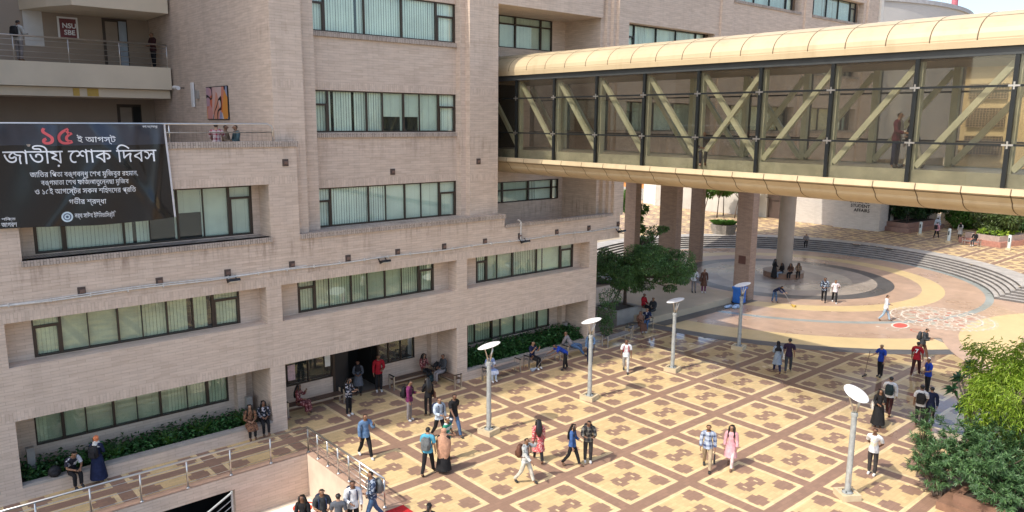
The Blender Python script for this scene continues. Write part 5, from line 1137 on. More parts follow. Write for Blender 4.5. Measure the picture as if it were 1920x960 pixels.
PEOPLE=[{'l': 'young man with hand to mouth, open blue denim shirt over white tee, black trousers', 'p': [-7.3, 2.72, 0.0], 'a': 265.5, 'H': 1.73, 'pose': 'walk', 'aL': 'face', 'aR': 'down', 'top': ('shirt', 'denim'), 'bot': ('trousers', 'black'), 'hair': 'short', 'shoe': 'white', 'inner': 'white'}, 
 {'l': 'man seen from behind in a turquoise tee and black trousers with a grey rucksack', 'p': [-6.34, 0.23, 0.0], 'a': 35.6, 'H': 1.75, 'pose': 'walk2', 'aL': 'down', 'aR': 'down', 'top': ('tee', 'teal'), 'bot': ('trousers', 'black'), 'hair': 'short', 'pack': 'grey'}, 
 {'l': 'woman in a long tan khimar over a black skirt, seen from behind', 'p': [-5.86, -0.01, 0.0], 'a': 39.4, 'H': 1.62, 'pose': 'stand', 'aL': 'hold', 'aR': 'hold', 'top': ('dress', 'black'), 'bot': ('skirt', 'black'), 'hair': 'khimar_tan', 'shoe': 'white'}, 
 {'l': 'person in a green and white striped top and white cap looking down beside the khimar wearer', 'p': [-5.19, 0.72, 0.0], 'a': 294.1, 'H': 1.62, 'pose': 'stand', 'aL': 'hold', 'aR': 'hold', 'top': ('tee', 'stripe'), 'bot': ('trousers', 'black'), 'hair': 'cap_white'}, 
 {'l': 'young man in a pale blue shirt with rucksack straps walking beside the black tee man', 'p': [-4.33, 2.39, 0.0], 'a': 269.7, 'H': 1.72, 'pose': 'walk', 'aL': 'down', 'aR': 'hold', 'top': ('shirt', 'paleblue'), 'bot': ('trousers', 'black'), 'hair': 'short', 'pack': 'navy'}, 
 {'l': 'bearded man in a black tee and blue jeans striding to the right', 'p': [-3.79, 2.19, 0.0], 'a': 273.5, 'H': 1.78, 'pose': 'walk', 'aL': 'swingb', 'aR': 'swingf', 'top': ('tee', 'black'), 'bot': ('trousers', 'jeans'), 'hair': 'beard'}, 
 {'l': 'young man in a maroon shirt and grey trousers with a black rucksack, phone in hand', 'p': [-4.25, 4.54, 0.0], 'a': 312.0, 'H': 1.73, 'pose': 'stand', 'aL': 'phone', 'aR': 'down', 'top': ('shirt', 'maroon'), 'bot': ('trousers', 'grey'), 'hair': 'short', 'pack': 'black', 'shoe': 'white'}, 
 {'l': 'long haired woman in black carrying a brown shoulder bag near the entrance', 'p': [-3.39, 4.48, 0.0], 'a': 75.5, 'H': 1.66, 'pose': 'stand', 'aL': 'hold', 'aR': 'down', 'top': ('shirt', 'black'), 'bot': ('trousers', 'black'), 'hair': 'long', 'bag': 'brown'}, 
 {'l': 'long haired woman in a red patterned kurti walking away', 'p': [-2.8, -1.45, 0.0], 'a': 56.7, 'H': 1.63, 'pose': 'walk', 'aL': 'swingb', 'aR': 'down', 'top': ('kurta', 'redprint'), 'bot': ('trousers', 'black'), 'hair': 'long'}, 
 {'l': 'man in pale shirt and cream jeans holding his head, brown rucksack on his back', 'p': [-4.25, -2.38, 0.0], 'a': 297.7, 'H': 1.68, 'pose': 'walk', 'aL': 'head', 'aR': 'swingf', 'top': ('shirt', 'greyprint'), 'bot': ('trousers', 'cream'), 'hair': 'short', 'pack': 'brown'}, 
 {'l': 'curly haired woman in a blue blouse looking at her neighbour', 'p': [-2.16, -2.49, 0.0], 'a': 299.0, 'H': 1.63, 'pose': 'walk', 'aL': 'hold', 'aR': 'down', 'top': ('shirt', 'blue'), 'bot': ('trousers', 'black'), 'hair': 'long'}, 
 {'l': 'man in a dark plaid shirt bent over his phone beside the blue blouse woman', 'p': [-1.52, -2.64, 0.0], 'a': 227.7, 'H': 1.68, 'pose': 'stand', 'aL': 'phone', 'aR': 'phone', 'top': ('shirt', 'plaid'), 'bot': ('trousers', 'darkgrey'), 'hair': 'short', 'pack': 'black', 'lean': 10, 'inner': 'charcoal'}, 
 {'l': 'bearded man in a blue check shirt and khaki trousers carrying a black bag', 'p': [1.25, -5.67, 0.0], 'a': 213.5, 'H': 1.73, 'pose': 'walk', 'aL': 'down', 'aR': 'down', 'top': ('shirt', 'check'), 'bot': ('trousers', 'khaki'), 'hair': 'beard', 'handbag': 'black'}, 
 {'l': 'woman in a pink kurta and pale trousers walking with the check shirt man', 'p': [1.97, -6.12, 0.0], 'a': 201.8, 'H': 1.66, 'pose': 'walk', 'aL': 'down', 'aR': 'down', 'top': ('kurta', 'pink'), 'bot': ('trousers', 'palepink'), 'hair': 'long'}, 
 {'l': 'young man in a white tee and dark trousers with hands behind his back', 'p': [5.25, -9.56, 0.0], 'a': 186.9, 'H': 1.73, 'pose': 'stand', 'aL': 'back', 'aR': 'back', 'top': ('tee', 'whiteprint'), 'bot': ('trousers', 'darkgrey'), 'hair': 'short'}, 
 {'l': 'woman in a loose black dress with a white bag looking at her phone', 'p': [9.64, -7.84, 0.0], 'a': 211.8, 'H': 1.6, 'pose': 'stand', 'aL': 'phone', 'aR': 'hold', 'top': ('dress', 'black'), 'bot': ('skirt', 'black'), 'hair': 'long', 'bag': 'white'}, 
 {'l': 'man in a white shirt and dark trousers seen from behind with a dark side bag', 'p': [11.22, -7.58, 0.0], 'a': 11.2, 'H': 1.72, 'pose': 'walk', 'aL': 'face', 'aR': 'down', 'top': ('shirt', 'white'), 'bot': ('trousers', 'darkmaroon'), 'hair': 'short', 'pack': 'darkgreen'}, 
 {'l': 'student in a white tee with a black and grey rucksack, partly behind the bush', 'p': [11.01, -8.86, 0.0], 'a': 14.3, 'H': 1.72, 'pose': 'stand', 'aL': 'down', 'aR': 'hold', 'top': ('tee', 'white'), 'bot': ('trousers', 'black'), 'hair': 'short', 'pack': 'black'}, 
 {'l': 'person in dark blue half hidden by the oleander beside the rucksack student', 'p': [11.21, -9.16, 0.0], 'a': 28.7, 'H': 1.68, 'pose': 'stand', 'aL': 'down', 'aR': 'down', 'top': ('shirt', 'navy'), 'bot': ('trousers', 'black'), 'hair': 'short'}, 
 {'l': 'cleaner in a bright blue polo standing with a long squeegee', 'p': [15.78, -5.26, -0.0], 'a': 162.0, 'H': 1.64, 'pose': 'stand', 'aL': 'down', 'aR': 'broom', 'top': ('tee', 'royal'), 'bot': ('trousers', 'black'), 'hair': 'short'}, 
 {'l': 'man in a red football shirt with a white number seen from behind', 'p': [17.34, -6.26, -0.0], 'a': 4.8, 'H': 1.74, 'pose': 'walk2', 'aL': 'down', 'aR': 'down', 'top': ('tee', 'red'), 'bot': ('trousers', 'darkmaroon'), 'hair': 'short', 'number': '7'}, 
 {'l': 'man in a royal blue polo facing left beside the red football shirt', 'p': [15.2, -7.57, 0.0], 'a': 139.0, 'H': 1.66, 'pose': 'stand', 'aL': 'hold', 'aR': 'down', 'top': ('tee', 'royal'), 'bot': ('trousers', 'black'), 'hair': 'short'}, 
 {'l': 'man in a grey jacket reading his phone as he walks to the right', 'p': [20.39, -5.36, 0.0], 'a': 279.6, 'H': 1.72, 'pose': 'walk', 'aL': 'phone', 'aR': 'phone', 'top': ('shirt', 'charcoal'), 'bot': ('trousers', 'brown'), 'hair': 'short', 'pack': 'charcoal', 'lean': 8}, 
 {'l': 'woman in grey with a black headscarf and a white handbag walking beside a capped man', 'p': [12.63, -1.74, -0.0], 'a': 38.9, 'H': 1.62, 'pose': 'walk', 'aL': 'hold', 'aR': 'down', 'top': ('kurta', 'greyblue'), 'bot': ('trousers', 'navy'), 'hair': 'hijab_black', 'bag': 'white'}, 
 {'l': 'man in a black cap and dark purple tee walking with the grey clad woman', 'p': [13.04, -2.09, 0.0], 'a': 26.1, 'H': 1.75, 'pose': 'walk2', 'aL': 'down', 'aR': 'down', 'top': ('tee', 'darkpurple'), 'bot': ('trousers', 'charcoal'), 'hair': 'cap_grey'}, 
 {'l': 'man in a loose white shirt and light jeans striding across the circle', 'p': [26.56, -0.89, 0.0], 'a': 297.0, 'H': 1.72, 'pose': 'walk', 'aL': 'hold', 'aR': 'down', 'top': ('shirt', 'white'), 'bot': ('trousers', 'lightjeans'), 'hair': 'short'}, 
 {'l': 'man in a navy floral shirt walking across the circle', 'p': [28.47, 3.97, 0.0], 'a': 206.0, 'H': 1.76, 'pose': 'walk', 'aL': 'hold', 'aR': 'hold', 'top': ('shirt', 'floral'), 'bot': ('trousers', 'black'), 'hair': 'beard'}, 
 {'l': 'woman in a white top and wide black trousers shading her eyes', 'p': [28.73, 3.36, 0.0], 'a': 210.3, 'H': 1.66, 'pose': 'walk', 'aL': 'face', 'aR': 'down', 'top': ('tee', 'palepinkwhite'), 'bot': ('trousers', 'black'), 'hair': 'short', 'bag': 'white'}, 
 {'l': 'cleaner in navy with a headscarf sweeping with a yellow broom on the dark ring', 'p': [25.71, 6.02, 0.0], 'a': 269.4, 'H': 1.55, 'pose': 'bend', 'aL': 'fwd', 'aR': 'fwd', 'top': ('shirt', 'navy'), 'bot': ('trousers', 'jeans'), 'hair': 'hijab_black'}, 
 {'l': 'woman in long black standing at the round bench', 'p': [32.78, 10.15, 0.0], 'a': 329.5, 'H': 1.62, 'pose': 'stand', 'aL': 'hold', 'aR': 'hold', 'top': ('dress', 'black'), 'bot': ('skirt', 'maroon'), 'hair': 'long'}, 
 {'l': 'woman in dark blue sitting on the round bench nearest the standing woman', 'p': [33.1, 9.7, 0.0], 'a': 149.0, 'H': 1.6, 'pose': 'sit', 'aL': 'hold', 'aR': 'hold', 'top': ('shirt', 'black'), 'bot': ('trousers', 'greyblue'), 'hair': 'long', 'seat': 0.47}, 
 {'l': 'woman in brown sitting in the middle of the round bench', 'p': [33.5, 9.2, 0.0], 'a': 188.4, 'H': 1.6, 'pose': 'sit', 'aL': 'hold', 'aR': 'hold', 'top': ('shirt', 'brown'), 'bot': ('trousers', 'black'), 'hair': 'long', 'seat': 0.47}, 
 {'l': 'long haired woman in tan sitting on the right side of the round bench', 'p': [34.2, 8.95, 0.0], 'a': 207.9, 'H': 1.6, 'pose': 'sit', 'aL': 'phone', 'aR': 'hold', 'top': ('shirt', 'tan'), 'bot': ('trousers', 'black'), 'hair': 'long', 'seat': 0.47}, 
 {'l': 'person in pink sitting high on the curved steps left of the round column', 'p': [45.0, 19.6, 0.28], 'a': 231.2, 'H': 1.65, 'pose': 'sit', 'aL': 'hold', 'aR': 'hold', 'top': ('shirt', 'pink'), 'bot': ('trousers', 'jeans'), 'hair': 'short', 'seat': 0.42}, 
 {'l': 'person in grey sitting alone in the middle of the curved steps', 'p': [47.6, 15.5, 0.28], 'a': 207.5, 'H': 1.7, 'pose': 'sit', 'aL': 'hold', 'aR': 'phone', 'top': ('shirt', 'grey'), 'bot': ('trousers', 'black'), 'hair': 'short', 'seat': 0.42}, 
 {'l': 'man in a pale blue shirt far off on the upper plaza', 'p': [63.0, 9.59, 0.84], 'a': 14.5, 'H': 1.75, 'pose': 'walk', 'aL': 'down', 'aR': 'down', 'top': ('shirt', 'paleblue'), 'bot': ('trousers', 'black'), 'hair': 'short'}, 
 {'l': 'person in pink with a dark rucksack on the upper plaza', 'p': [59.41, 8.33, 0.84], 'a': 349.5, 'H': 1.68, 'pose': 'walk2', 'aL': 'down', 'aR': 'down', 'top': ('shirt', 'pink'), 'bot': ('trousers', 'black'), 'hair': 'short', 'pack': 'black'}, 
 {'l': 'woman in a black headscarf and long white skirt on the upper plaza', 'p': [60.89, 6.73, 0.84], 'a': 178.1, 'H': 1.66, 'pose': 'stand', 'aL': 'hold', 'aR': 'down', 'top': ('kurta', 'palegrey'), 'bot': ('trousers', 'black'), 'hair': 'hijab_black'}, 
 {'l': 'person in black sitting hunched in front of the pink planter', 'p': [57.4, 4.3, 0.84], 'a': 172.2, 'H': 1.7, 'pose': 'sit', 'aL': 'hold', 'aR': 'hold', 'top': ('shirt', 'black'), 'bot': ('trousers', 'charcoal'), 'hair': 'short', 'seat': 0.45}, 
 {'l': 'man in a white shirt just behind the tree crown', 'p': [22.5, 10.2, 0.4], 'a': 235.1, 'H': 1.72, 'pose': 'stand', 'aL': 'hold', 'aR': 'down', 'top': ('shirt', 'white'), 'bot': ('trousers', 'grey'), 'hair': 'short'}, 
 {'l': 'person in a brown kurta right of the tree crown under the columns', 'p': [23.0, 9.75, 0.4], 'a': 234.4, 'H': 1.68, 'pose': 'stand', 'aL': 'down', 'aR': 'down', 'top': ('kurta', 'brown'), 'bot': ('trousers', 'maroon'), 'hair': 'short', 'bag': 'brown'}, 
 {'l': 'figure in red far back in the shade behind the tree', 'p': [22.5, 16.5, 0.4], 'a': 220.4, 'H': 1.68, 'pose': 'stand', 'aL': 'hold', 'aR': 'hold', 'top': ('shirt', 'red'), 'bot': ('trousers', 'black'), 'hair': 'short'}, 
 {'l': 'woman in a long maroon patterned dress sitting on the left entrance bench with her phone', 'p': [-7.35, 7.95, 0.0], 'a': 315.4, 'H': 1.62, 'pose': 'sit', 'aL': 'face', 'aR': 'hold', 'top': ('dress', 'maroonprint'), 'bot': ('skirt', 'maroonprint'), 'hair': 'long', 'seat': 0.46}, 
 {'l': 'woman in a black floral jacket standing with a phone in the entrance shade', 'p': [-5.82, 6.58, 0.0], 'a': 301.7, 'H': 1.64, 'pose': 'stand', 'aL': 'phone', 'aR': 'phone', 'top': ('shirt', 'floraldark'), 'bot': ('trousers', 'black'), 'hair': 'long', 'shoe': 'white'}, 
 {'l': 'woman in a grey headscarf standing in the dark doorway', 'p': [-4.35, 8.4, 0.0], 'a': 240.9, 'H': 1.6, 'pose': 'stand', 'aL': 'hold', 'aR': 'hold', 'top': ('kurta', 'slate'), 'bot': ('trousers', 'black'), 'hair': 'hijab_black'}, 
 {'l': 'man in a red shirt standing at the right side of the doorway', 'p': [-3.45, 8.2, 0.0], 'a': 254.3, 'H': 1.74, 'pose': 'stand', 'aL': 'hold', 'aR': 'down', 'top': ('shirt', 'red'), 'bot': ('trousers', 'black'), 'hair': 'beard'}, 
 {'l': 'woman in black sitting on the inner entrance bench', 'p': [-1.1, 8.15, 0.0], 'a': 275.9, 'H': 1.64, 'pose': 'sit', 'aL': 'phone', 'aR': 'hold', 'top': ('shirt', 'maroonprint'), 'bot': ('trousers', 'black'), 'hair': 'long', 'seat': 0.46}, 
 {'l': 'man in dark grey sitting on the short bench by the inner pier', 'p': [-0.5, 7.4, 0.0], 'a': 174.3, 'H': 1.72, 'pose': 'sit', 'aL': 'hold', 'aR': 'hold', 'top': ('shirt', 'charcoal'), 'bot': ('trousers', 'grey'), 'hair': 'short', 'seat': 0.46}, 
 {'l': 'woman in a white and blue dress sitting at the bench beside the first lamp', 'p': [1.25, 6.2, 0.0], 'a': 260.7, 'H': 1.62, 'pose': 'sit', 'aL': 'phone', 'aR': 'hold', 'top': ('kurta', 'whiteblue'), 'bot': ('trousers', 'paleblue'), 'hair': 'short', 'seat': 0.46}, 
 {'l': 'man in navy sitting with hands to his mouth at the bench by the leafy planter', 'p': [4.0, 6.3, 0.0], 'a': 277.3, 'H': 1.72, 'pose': 'sit', 'aL': 'face', 'aR': 'face', 'top': ('tee', 'navy'), 'bot': ('trousers', 'black'), 'hair': 'short', 'seat': 0.46}, 
 {'l': 'cleaner in a blue tee bending low to sweep beside the benches', 'p': [5.05, 5.06, 0.0], 'a': 154.7, 'H': 1.68, 'pose': 'bend', 'aL': 'fwd', 'aR': 'fwd', 'top': ('tee', 'royal'), 'bot': ('trousers', 'black'), 'hair': 'short'}, 
 {'l': 'student in grey shirt and jeans reclining on the bench with knees up', 'p': [6.9, 6.45, 0.0], 'a': 299.2, 'H': 1.75, 'pose': 'recline', 'aL': 'back', 'aR': 'back', 'top': ('shirt', 'grey'), 'bot': ('trousers', 'jeans'), 'hair': 'short', 'seat': 0.46}, 
 {'l': 'person in a denim shirt standing behind the second lamp post', 'p': [6.6, 4.9, 0.0], 'a': 222.8, 'H': 1.68, 'pose': 'stand', 'aL': 'hold', 'aR': 'down', 'top': ('shirt', 'denim'), 'bot': ('trousers', 'navy'), 'hair': 'long'}, 
 {'l': 'student in white tee and pale trousers with red rucksack straps walking in the sun', 'p': [7.0, 2.93, 0.0], 'a': 220.0, 'H': 1.72, 'pose': 'walk', 'aL': 'down', 'aR': 'down', 'top': ('tee', 'white'), 'bot': ('trousers', 'palegrey'), 'hair': 'short', 'pack': 'red', 'shoe': 'black'}, 
 {'l': 'woman in brown headscarf and skirt sitting on the bench under the tree', 'p': [12.9, 6.95, 0.0], 'a': 249.0, 'H': 1.6, 'pose': 'sit', 'aL': 'hold', 'aR': 'hold', 'top': ('kurta', 'brown'), 'bot': ('skirt', 'rose'), 'hair': 'hijab_brown', 'seat': 0.46}, 
 {'l': 'boy in a navy tee sitting on the bench beside the brown headscarf', 'p': [13.7, 7.1, 0.0], 'a': 208.5, 'H': 1.66, 'pose': 'sit', 'aL': 'hold', 'aR': 'down', 'top': ('tee', 'navyprint'), 'bot': ('trousers', 'jeans'), 'hair': 'short', 'seat': 0.46}, 
 {'l': 'person in red sitting up on the planter edge under the tree', 'p': [15.2, 8.6, 0.2], 'a': 278.8, 'H': 1.7, 'pose': 'sit', 'aL': 'hold', 'aR': 'hold', 'top': ('shirt', 'red'), 'bot': ('trousers', 'black'), 'hair': 'short', 'seat': 0.62}, 
 {'l': 'person in dark grey beside the red clad sitter under the tree', 'p': [15.9, 8.4, 0.0], 'a': 178.1, 'H': 1.7, 'pose': 'sit', 'aL': 'hold', 'aR': 'hold', 'top': ('shirt', 'charcoal'), 'bot': ('trousers', 'charcoal'), 'hair': 'short', 'seat': 0.5}, 
 {'l': 'woman in a leopard print tunic with long dark hair sitting on the left planter ledge', 'p': [-9.75, 6.95, 0.0], 'a': 259.0, 'H': 1.64, 'pose': 'sit', 'aL': 'hold', 'aR': 'hold', 'top': ('kurta', 'leopard'), 'bot': ('trousers', 'black'), 'hair': 'long', 'seat': 0.5}, 
 {'l': 'woman in a black floral blouse sitting beside the pier on the left planter ledge', 'p': [-9.2, 7.0, 0.0], 'a': 258.0, 'H': 1.64, 'pose': 'sit', 'aL': 'hold', 'aR': 'hold', 'top': ('shirt', 'floraldark'), 'bot': ('trousers', 'black'), 'hair': 'long', 'seat': 0.5}, 
 {'l': 'boy in black with white shoulder stripes hunched on the left planter ledge', 'p': [-15.7, 6.95, 0.0], 'a': 285.9, 'H': 1.7, 'pose': 'sit', 'aL': 'hold', 'aR': 'hold', 'top': ('tee', 'blackwhite'), 'bot': ('trousers', 'black'), 'hair': 'short', 'seat': 0.5, 'lean': 24}, 
 {'l': 'woman in long navy with an orange and white headscarf standing by the left ledge', 'p': [-14.95, 6.78, 0.0], 'a': 49.2, 'H': 1.62, 'pose': 'stand', 'aL': 'down', 'aR': 'hold', 'top': ('dress', 'navy'), 'bot': ('trousers', 'navy'), 'hair': 'hijab_orange', 'pack': 'black'}, 
 {'l': 'long haired woman in black at the back of the group on the sunken stairs', 'p': [-11.15, -0.35, -0.48], 'a': 225.5, 'H': 1.62, 'pose': 'stand', 'aL': 'hold', 'aR': 'down', 'top': ('shirt', 'black'), 'bot': ('trousers', 'black'), 'hair': 'long'}, 
 {'l': 'man in a dark grey tee looking at his phone on the sunken stairs', 'p': [-10.65, -0.55, -0.48], 'a': 254.0, 'H': 1.74, 'pose': 'stand', 'aL': 'phone', 'aR': 'phone', 'top': ('tee', 'charcoal'), 'bot': ('trousers', 'black'), 'hair': 'short', 'pack': 'navy'}, 
 {'l': 'man with cropped hair and slate shirt, back turned, lowest in the frame on the stairs', 'p': [-10.35, -1.0, -0.48], 'a': 52.7, 'H': 1.62, 'pose': 'stand', 'aL': 'down', 'aR': 'down', 'top': ('tee', 'slate'), 'bot': ('trousers', 'black'), 'hair': 'short'}, 
 {'l': 'smiling man in a white shirt with a dark strap on the sunken stairs', 'p': [-9.85, -0.95, -0.32], 'a': 251.6, 'H': 1.72, 'pose': 'stand', 'aL': 'down', 'aR': 'hold', 'top': ('shirt', 'white'), 'bot': ('trousers', 'black'), 'hair': 'short', 'pack': 'navy'}, 
 {'l': 'bearded man in a dark patterned jacket and jeans climbing beside the rail end', 'p': [-9.25, -1.05, -0.16], 'a': 165.1, 'H': 1.74, 'pose': 'walk', 'aL': 'hold', 'aR': 'down', 'top': ('shirt', 'floralblue'), 'bot': ('trousers', 'jeans'), 'hair': 'beard', 'pack': 'grey'}, 
 {'l': 'person with a dark ponytail at the very bottom edge of the picture', 'p': [-9.15, -3.9, 0.0], 'a': 45.6, 'H': 1.62, 'pose': 'stand', 'aL': 'down', 'aR': 'down', 'top': ('tee', 'black'), 'bot': ('trousers', 'black'), 'hair': 'pony'}, 
 {'l': 'man with a black rucksack and grey trousers on the upper left balcony', 'p': [-14.15, 18.5, 14.15], 'a': 41.3, 'H': 1.72, 'pose': 'stand', 'aL': 'hold', 'aR': 'phone', 'top': ('shirt', 'palegrey'), 'bot': ('trousers', 'grey'), 'hair': 'short', 'pack': 'black'}, 
 {'l': 'person in dark red and black in the balcony doorway', 'p': [-8.6, 19.4, 14.15], 'a': 193.8, 'H': 1.7, 'pose': 'stand', 'aL': 'hold', 'aR': 'hold', 'top': ('shirt', 'darkmaroon'), 'bot': ('trousers', 'black'), 'hair': 'short'}, 
 {'l': 'dark haired woman in silhouette above the banner on the terrace', 'p': [-14.0, 12.5, 10.0], 'a': 319.5, 'H': 1.68, 'pose': 'stand', 'aL': 'hold', 'aR': 'hold', 'top': ('shirt', 'black'), 'bot': ('trousers', 'black'), 'hair': 'long'}, 
 {'l': 'person whose dark head shows above the left half of the banner', 'p': [-15.2, 9.5, 10.0], 'a': 290.7, 'H': 1.66, 'pose': 'stand', 'aL': 'down', 'aR': 'down', 'top': ('shirt', 'charcoal'), 'bot': ('trousers', 'black'), 'hair': 'short'}, 
 {'l': 'person at the far left whose head just clears the banner', 'p': [-15.85, 9.2, 10.0], 'a': 291.8, 'H': 1.64, 'pose': 'stand', 'aL': 'down', 'aR': 'down', 'top': ('shirt', 'black'), 'bot': ('trousers', 'black'), 'hair': 'long'}, 
 {'l': 'man in a red and white check shirt leaning on the terrace rail', 'p': [-10.1, 7.65, 10.0], 'a': 60.1, 'H': 1.74, 'pose': 'stand', 'aL': 'fwd', 'aR': 'fwd', 'top': ('shirt', 'redcheck'), 'bot': ('trousers', 'black'), 'hair': 'short', 'lean': -6}, 
 {'l': 'person in brown close to the check shirt man behind the terrace rail', 'p': [-9.75, 7.8, 10.0], 'a': 319.6, 'H': 1.66, 'pose': 'stand', 'aL': 'hold', 'aR': 'hold', 'top': ('shirt', 'tan'), 'bot': ('trousers', 'black'), 'hair': 'short'}, 
 {'l': 'man in a teal grey shirt with a beard behind the terrace rail', 'p': [-9.35, 7.75, 10.0], 'a': 178.8, 'H': 1.66, 'pose': 'stand', 'aL': 'hold', 'aR': 'hold', 'top': ('shirt', 'tealgrey'), 'bot': ('trousers', 'black'), 'hair': 'beard'}, 
 {'l': 'man in a maroon and white shirt holding papers on the bridge', 'p': [4.25, -9.75, 10.5], 'a': 272.3, 'H': 1.72, 'pose': 'stand', 'aL': 'hold', 'aR': 'hold', 'top': ('shirt', 'maroonwhite'), 'bot': ('trousers', 'navy'), 'hair': 'short'}, 
 {'l': 'person in a dark jacket and cream trousers behind the bridge mullion', 'p': [4.75, -10.1, 10.5], 'a': 141.2, 'H': 1.62, 'pose': 'walk2', 'aL': 'hold', 'aR': 'down', 'top': ('shirt', 'navy'), 'bot': ('trousers', 'cream'), 'hair': 'short', 'lean': 14}, 
 {'l': 'dark clad person crouched at the foot of a bridge mullion', 'p': [3.98, -2.95, 10.5], 'a': 215.0, 'H': 1.6, 'pose': 'sit', 'aL': 'hold', 'aR': 'hold', 'top': ('shirt', 'black'), 'bot': ('trousers', 'black'), 'hair': 'short', 'seat': 0.18}]
# ================================================================== PEOPLE
def cloth(name,col,kind='plain',col2=None,scale=18,rough=.85):
    key='cloth_'+name
    if key in MATS: return MATS[key]
    k=N(key); tc=k.n('TexCoord').outputs['Object']; n=k.noise(tc,7,4); base=k.ramp(n,[(.3,tuple(q*.68 for q in col)),(.7,tuple(min(1,q*1.18) for q in col))])
    if kind=='check':
        sp=k.n('SeparateXYZ'); k.l(tc,sp.inputs[0]); a=k.math('GREATER_THAN',k.math('SINE',k.math('MULTIPLY',k.math('ADD',sp.outputs[0],sp.outputs[1]),scale*4)),.35); b=k.math('GREATER_THAN',k.math('SINE',k.math('MULTIPLY',sp.outputs[2],scale*4)),.35)
        base=k.mix(k.math('MULTIPLY',k.math('ADD',a,b),.5),base,col2)
    elif kind=='stripe':
        sp=k.n('SeparateXYZ'); k.l(tc,sp.inputs[0]); b=k.math('GREATER_THAN',k.math('SINE',k.math('MULTIPLY',sp.outputs[2],scale*3)),0); base=k.mix(b,base,col2)
    elif kind=='spot':
        base=k.mix(k.ramp(k.noise(tc,scale,2),[(.53,0.),(.57,1.)]),base,col2)
    elif kind=='halves':
        sp=k.n('SeparateXYZ'); k.l(tc,sp.inputs[0]); base=k.mix(k.math('LESS_THAN',sp.outputs[0],0.05),base,col2)
    k.bump(k.noise(k.scaled(tc,14,14,5),1.0,3),.55,.03)
    k.l(base,k.b.inputs['Base Color']); k.b.inputs['Roughness'].default_value=rough; k.b.inputs['Specular IOR Level'].default_value=.2; MATS[key]=k.m; return k.m
CL={'white':(.72,.73,.74),'black':(.018,.018,.02),'denim':(.13,.22,.36),'teal':(.10,.38,.52),'paleblue':(.48,.56,.64),'jeans':(.07,.13,.24),'maroon':(.17,.03,.10),'grey':(.24,.22,.22),'blue':(.055,.12,.30),'darkgrey':(.05,.045,.045),'khaki':(.40,.31,.20),'pink':(.66,.35,.38),'palepink':(.66,.50,.48),'cream':(.58,.55,.46),'darkmaroon':(.05,.018,.018),'navy':(.015,.022,.06),'royal':(.015,.05,.32),'red':(.35,.015,.025),'charcoal':(.05,.055,.06),'brown':(.12,.06,.04),'greyblue':(.22,.27,.33),'darkpurple':(.03,.018,.04),'lightjeans':(.34,.44,.52),'palepinkwhite':(.72,.64,.66),'maroonw':(.1,.02,.03),'tan':(.25,.17,.11),'palegrey':(.50,.49,.46),'slate':(.10,.11,.13),'rose':(.24,.11,.12),'tealgrey':(.06,.10,.11),'paper':(.7,.7,.68)}
PT={'stripe':('stripe',(.62,.66,.64),(.03,.22,.14),10),'redprint':('spot',(.55,.09,.10),(.70,.48,.42),20),'greyprint':('spot',(.55,.56,.54),(.20,.22,.22),9),'plaid':('check',(.035,.035,.04),(.20,.19,.16),10),'check':('check',(.44,.50,.60),(.05,.07,.15),9),'whiteprint':('spot',(.74,.74,.74),(.68,.60,.42),3),'floral':('spot',(.02,.03,.06),(.45,.52,.60),14),'maroonprint':('spot',(.16,.035,.04),(.42,.22,.20),16),'floraldark':('spot',(.015,.02,.03),(.40,.38,.40),12),'whiteblue':('stripe',(.60,.62,.68),(.20,.27,.45),7),'leopard':('spot',(.22,.11,.06),(.05,.025,.02),22),'blackwhite':('spot',(.02,.02,.03),(.55,.55,.58),4),'floralblue':('spot',(.03,.05,.10),(.30,.34,.40),14),'redcheck':('check',(.60,.50,.50),(.25,.02,.04),10),'maroonwhite':('halves',(.11,.02,.035),(.52,.50,.48),1),'navyprint':('spot',(.015,.022,.06),(.45,.45,.5),3)}
def cm(c):
    if c in PT: k,a,b,s_=PT[c]; return cloth(c,a,k,b,s_)
    return cloth(c,CL.get(c,(.2,.2,.2)))
SKIN=[plain('skin_a',(.26,.135,.075),.5,var=.08,scale=8),plain('skin_b',(.34,.19,.115),.5,var=.08,scale=8),plain('skin_c',(.19,.095,.055),.5,var=.08,scale=8)]
HAIR=plain('hair_black',(.012,.010,.009),.4,var=.3,scale=20); EYE=plain('eye_dark',(.015,.01,.01),.2); LIP=plain('lip',(.22,.07,.06),.5)
SHOE={'white':plain('shoe_white',(.65,.64,.61),.6),'black':plain('shoe_black',(.02,.02,.02),.5),'brown':plain('shoe_brown',(.13,.07,.04),.5)}
def dirv(p,o,side):   # arm direction: pitch forward, outwards
    p=R(p); o=R(o); v=Vector((math.sin(o)*side,math.sin(p)*math.cos(o),-math.cos(p)*math.cos(o))); return v
ARMS={'down':((4,9),(12,3)),'phone':((14,10),(98,-22)),'face':((38,14),(148,-14)),'head':((70,30),(165,-12)),'back':((-26,12),(-30,-38)),'hold':((12,10),(78,-34)),'fwd':((48,8),(66,-6)),'swingf':((26,8),(44,2)),'swingb':((-22,9),(-4,4)),'broom':((20,22),(62,20))}
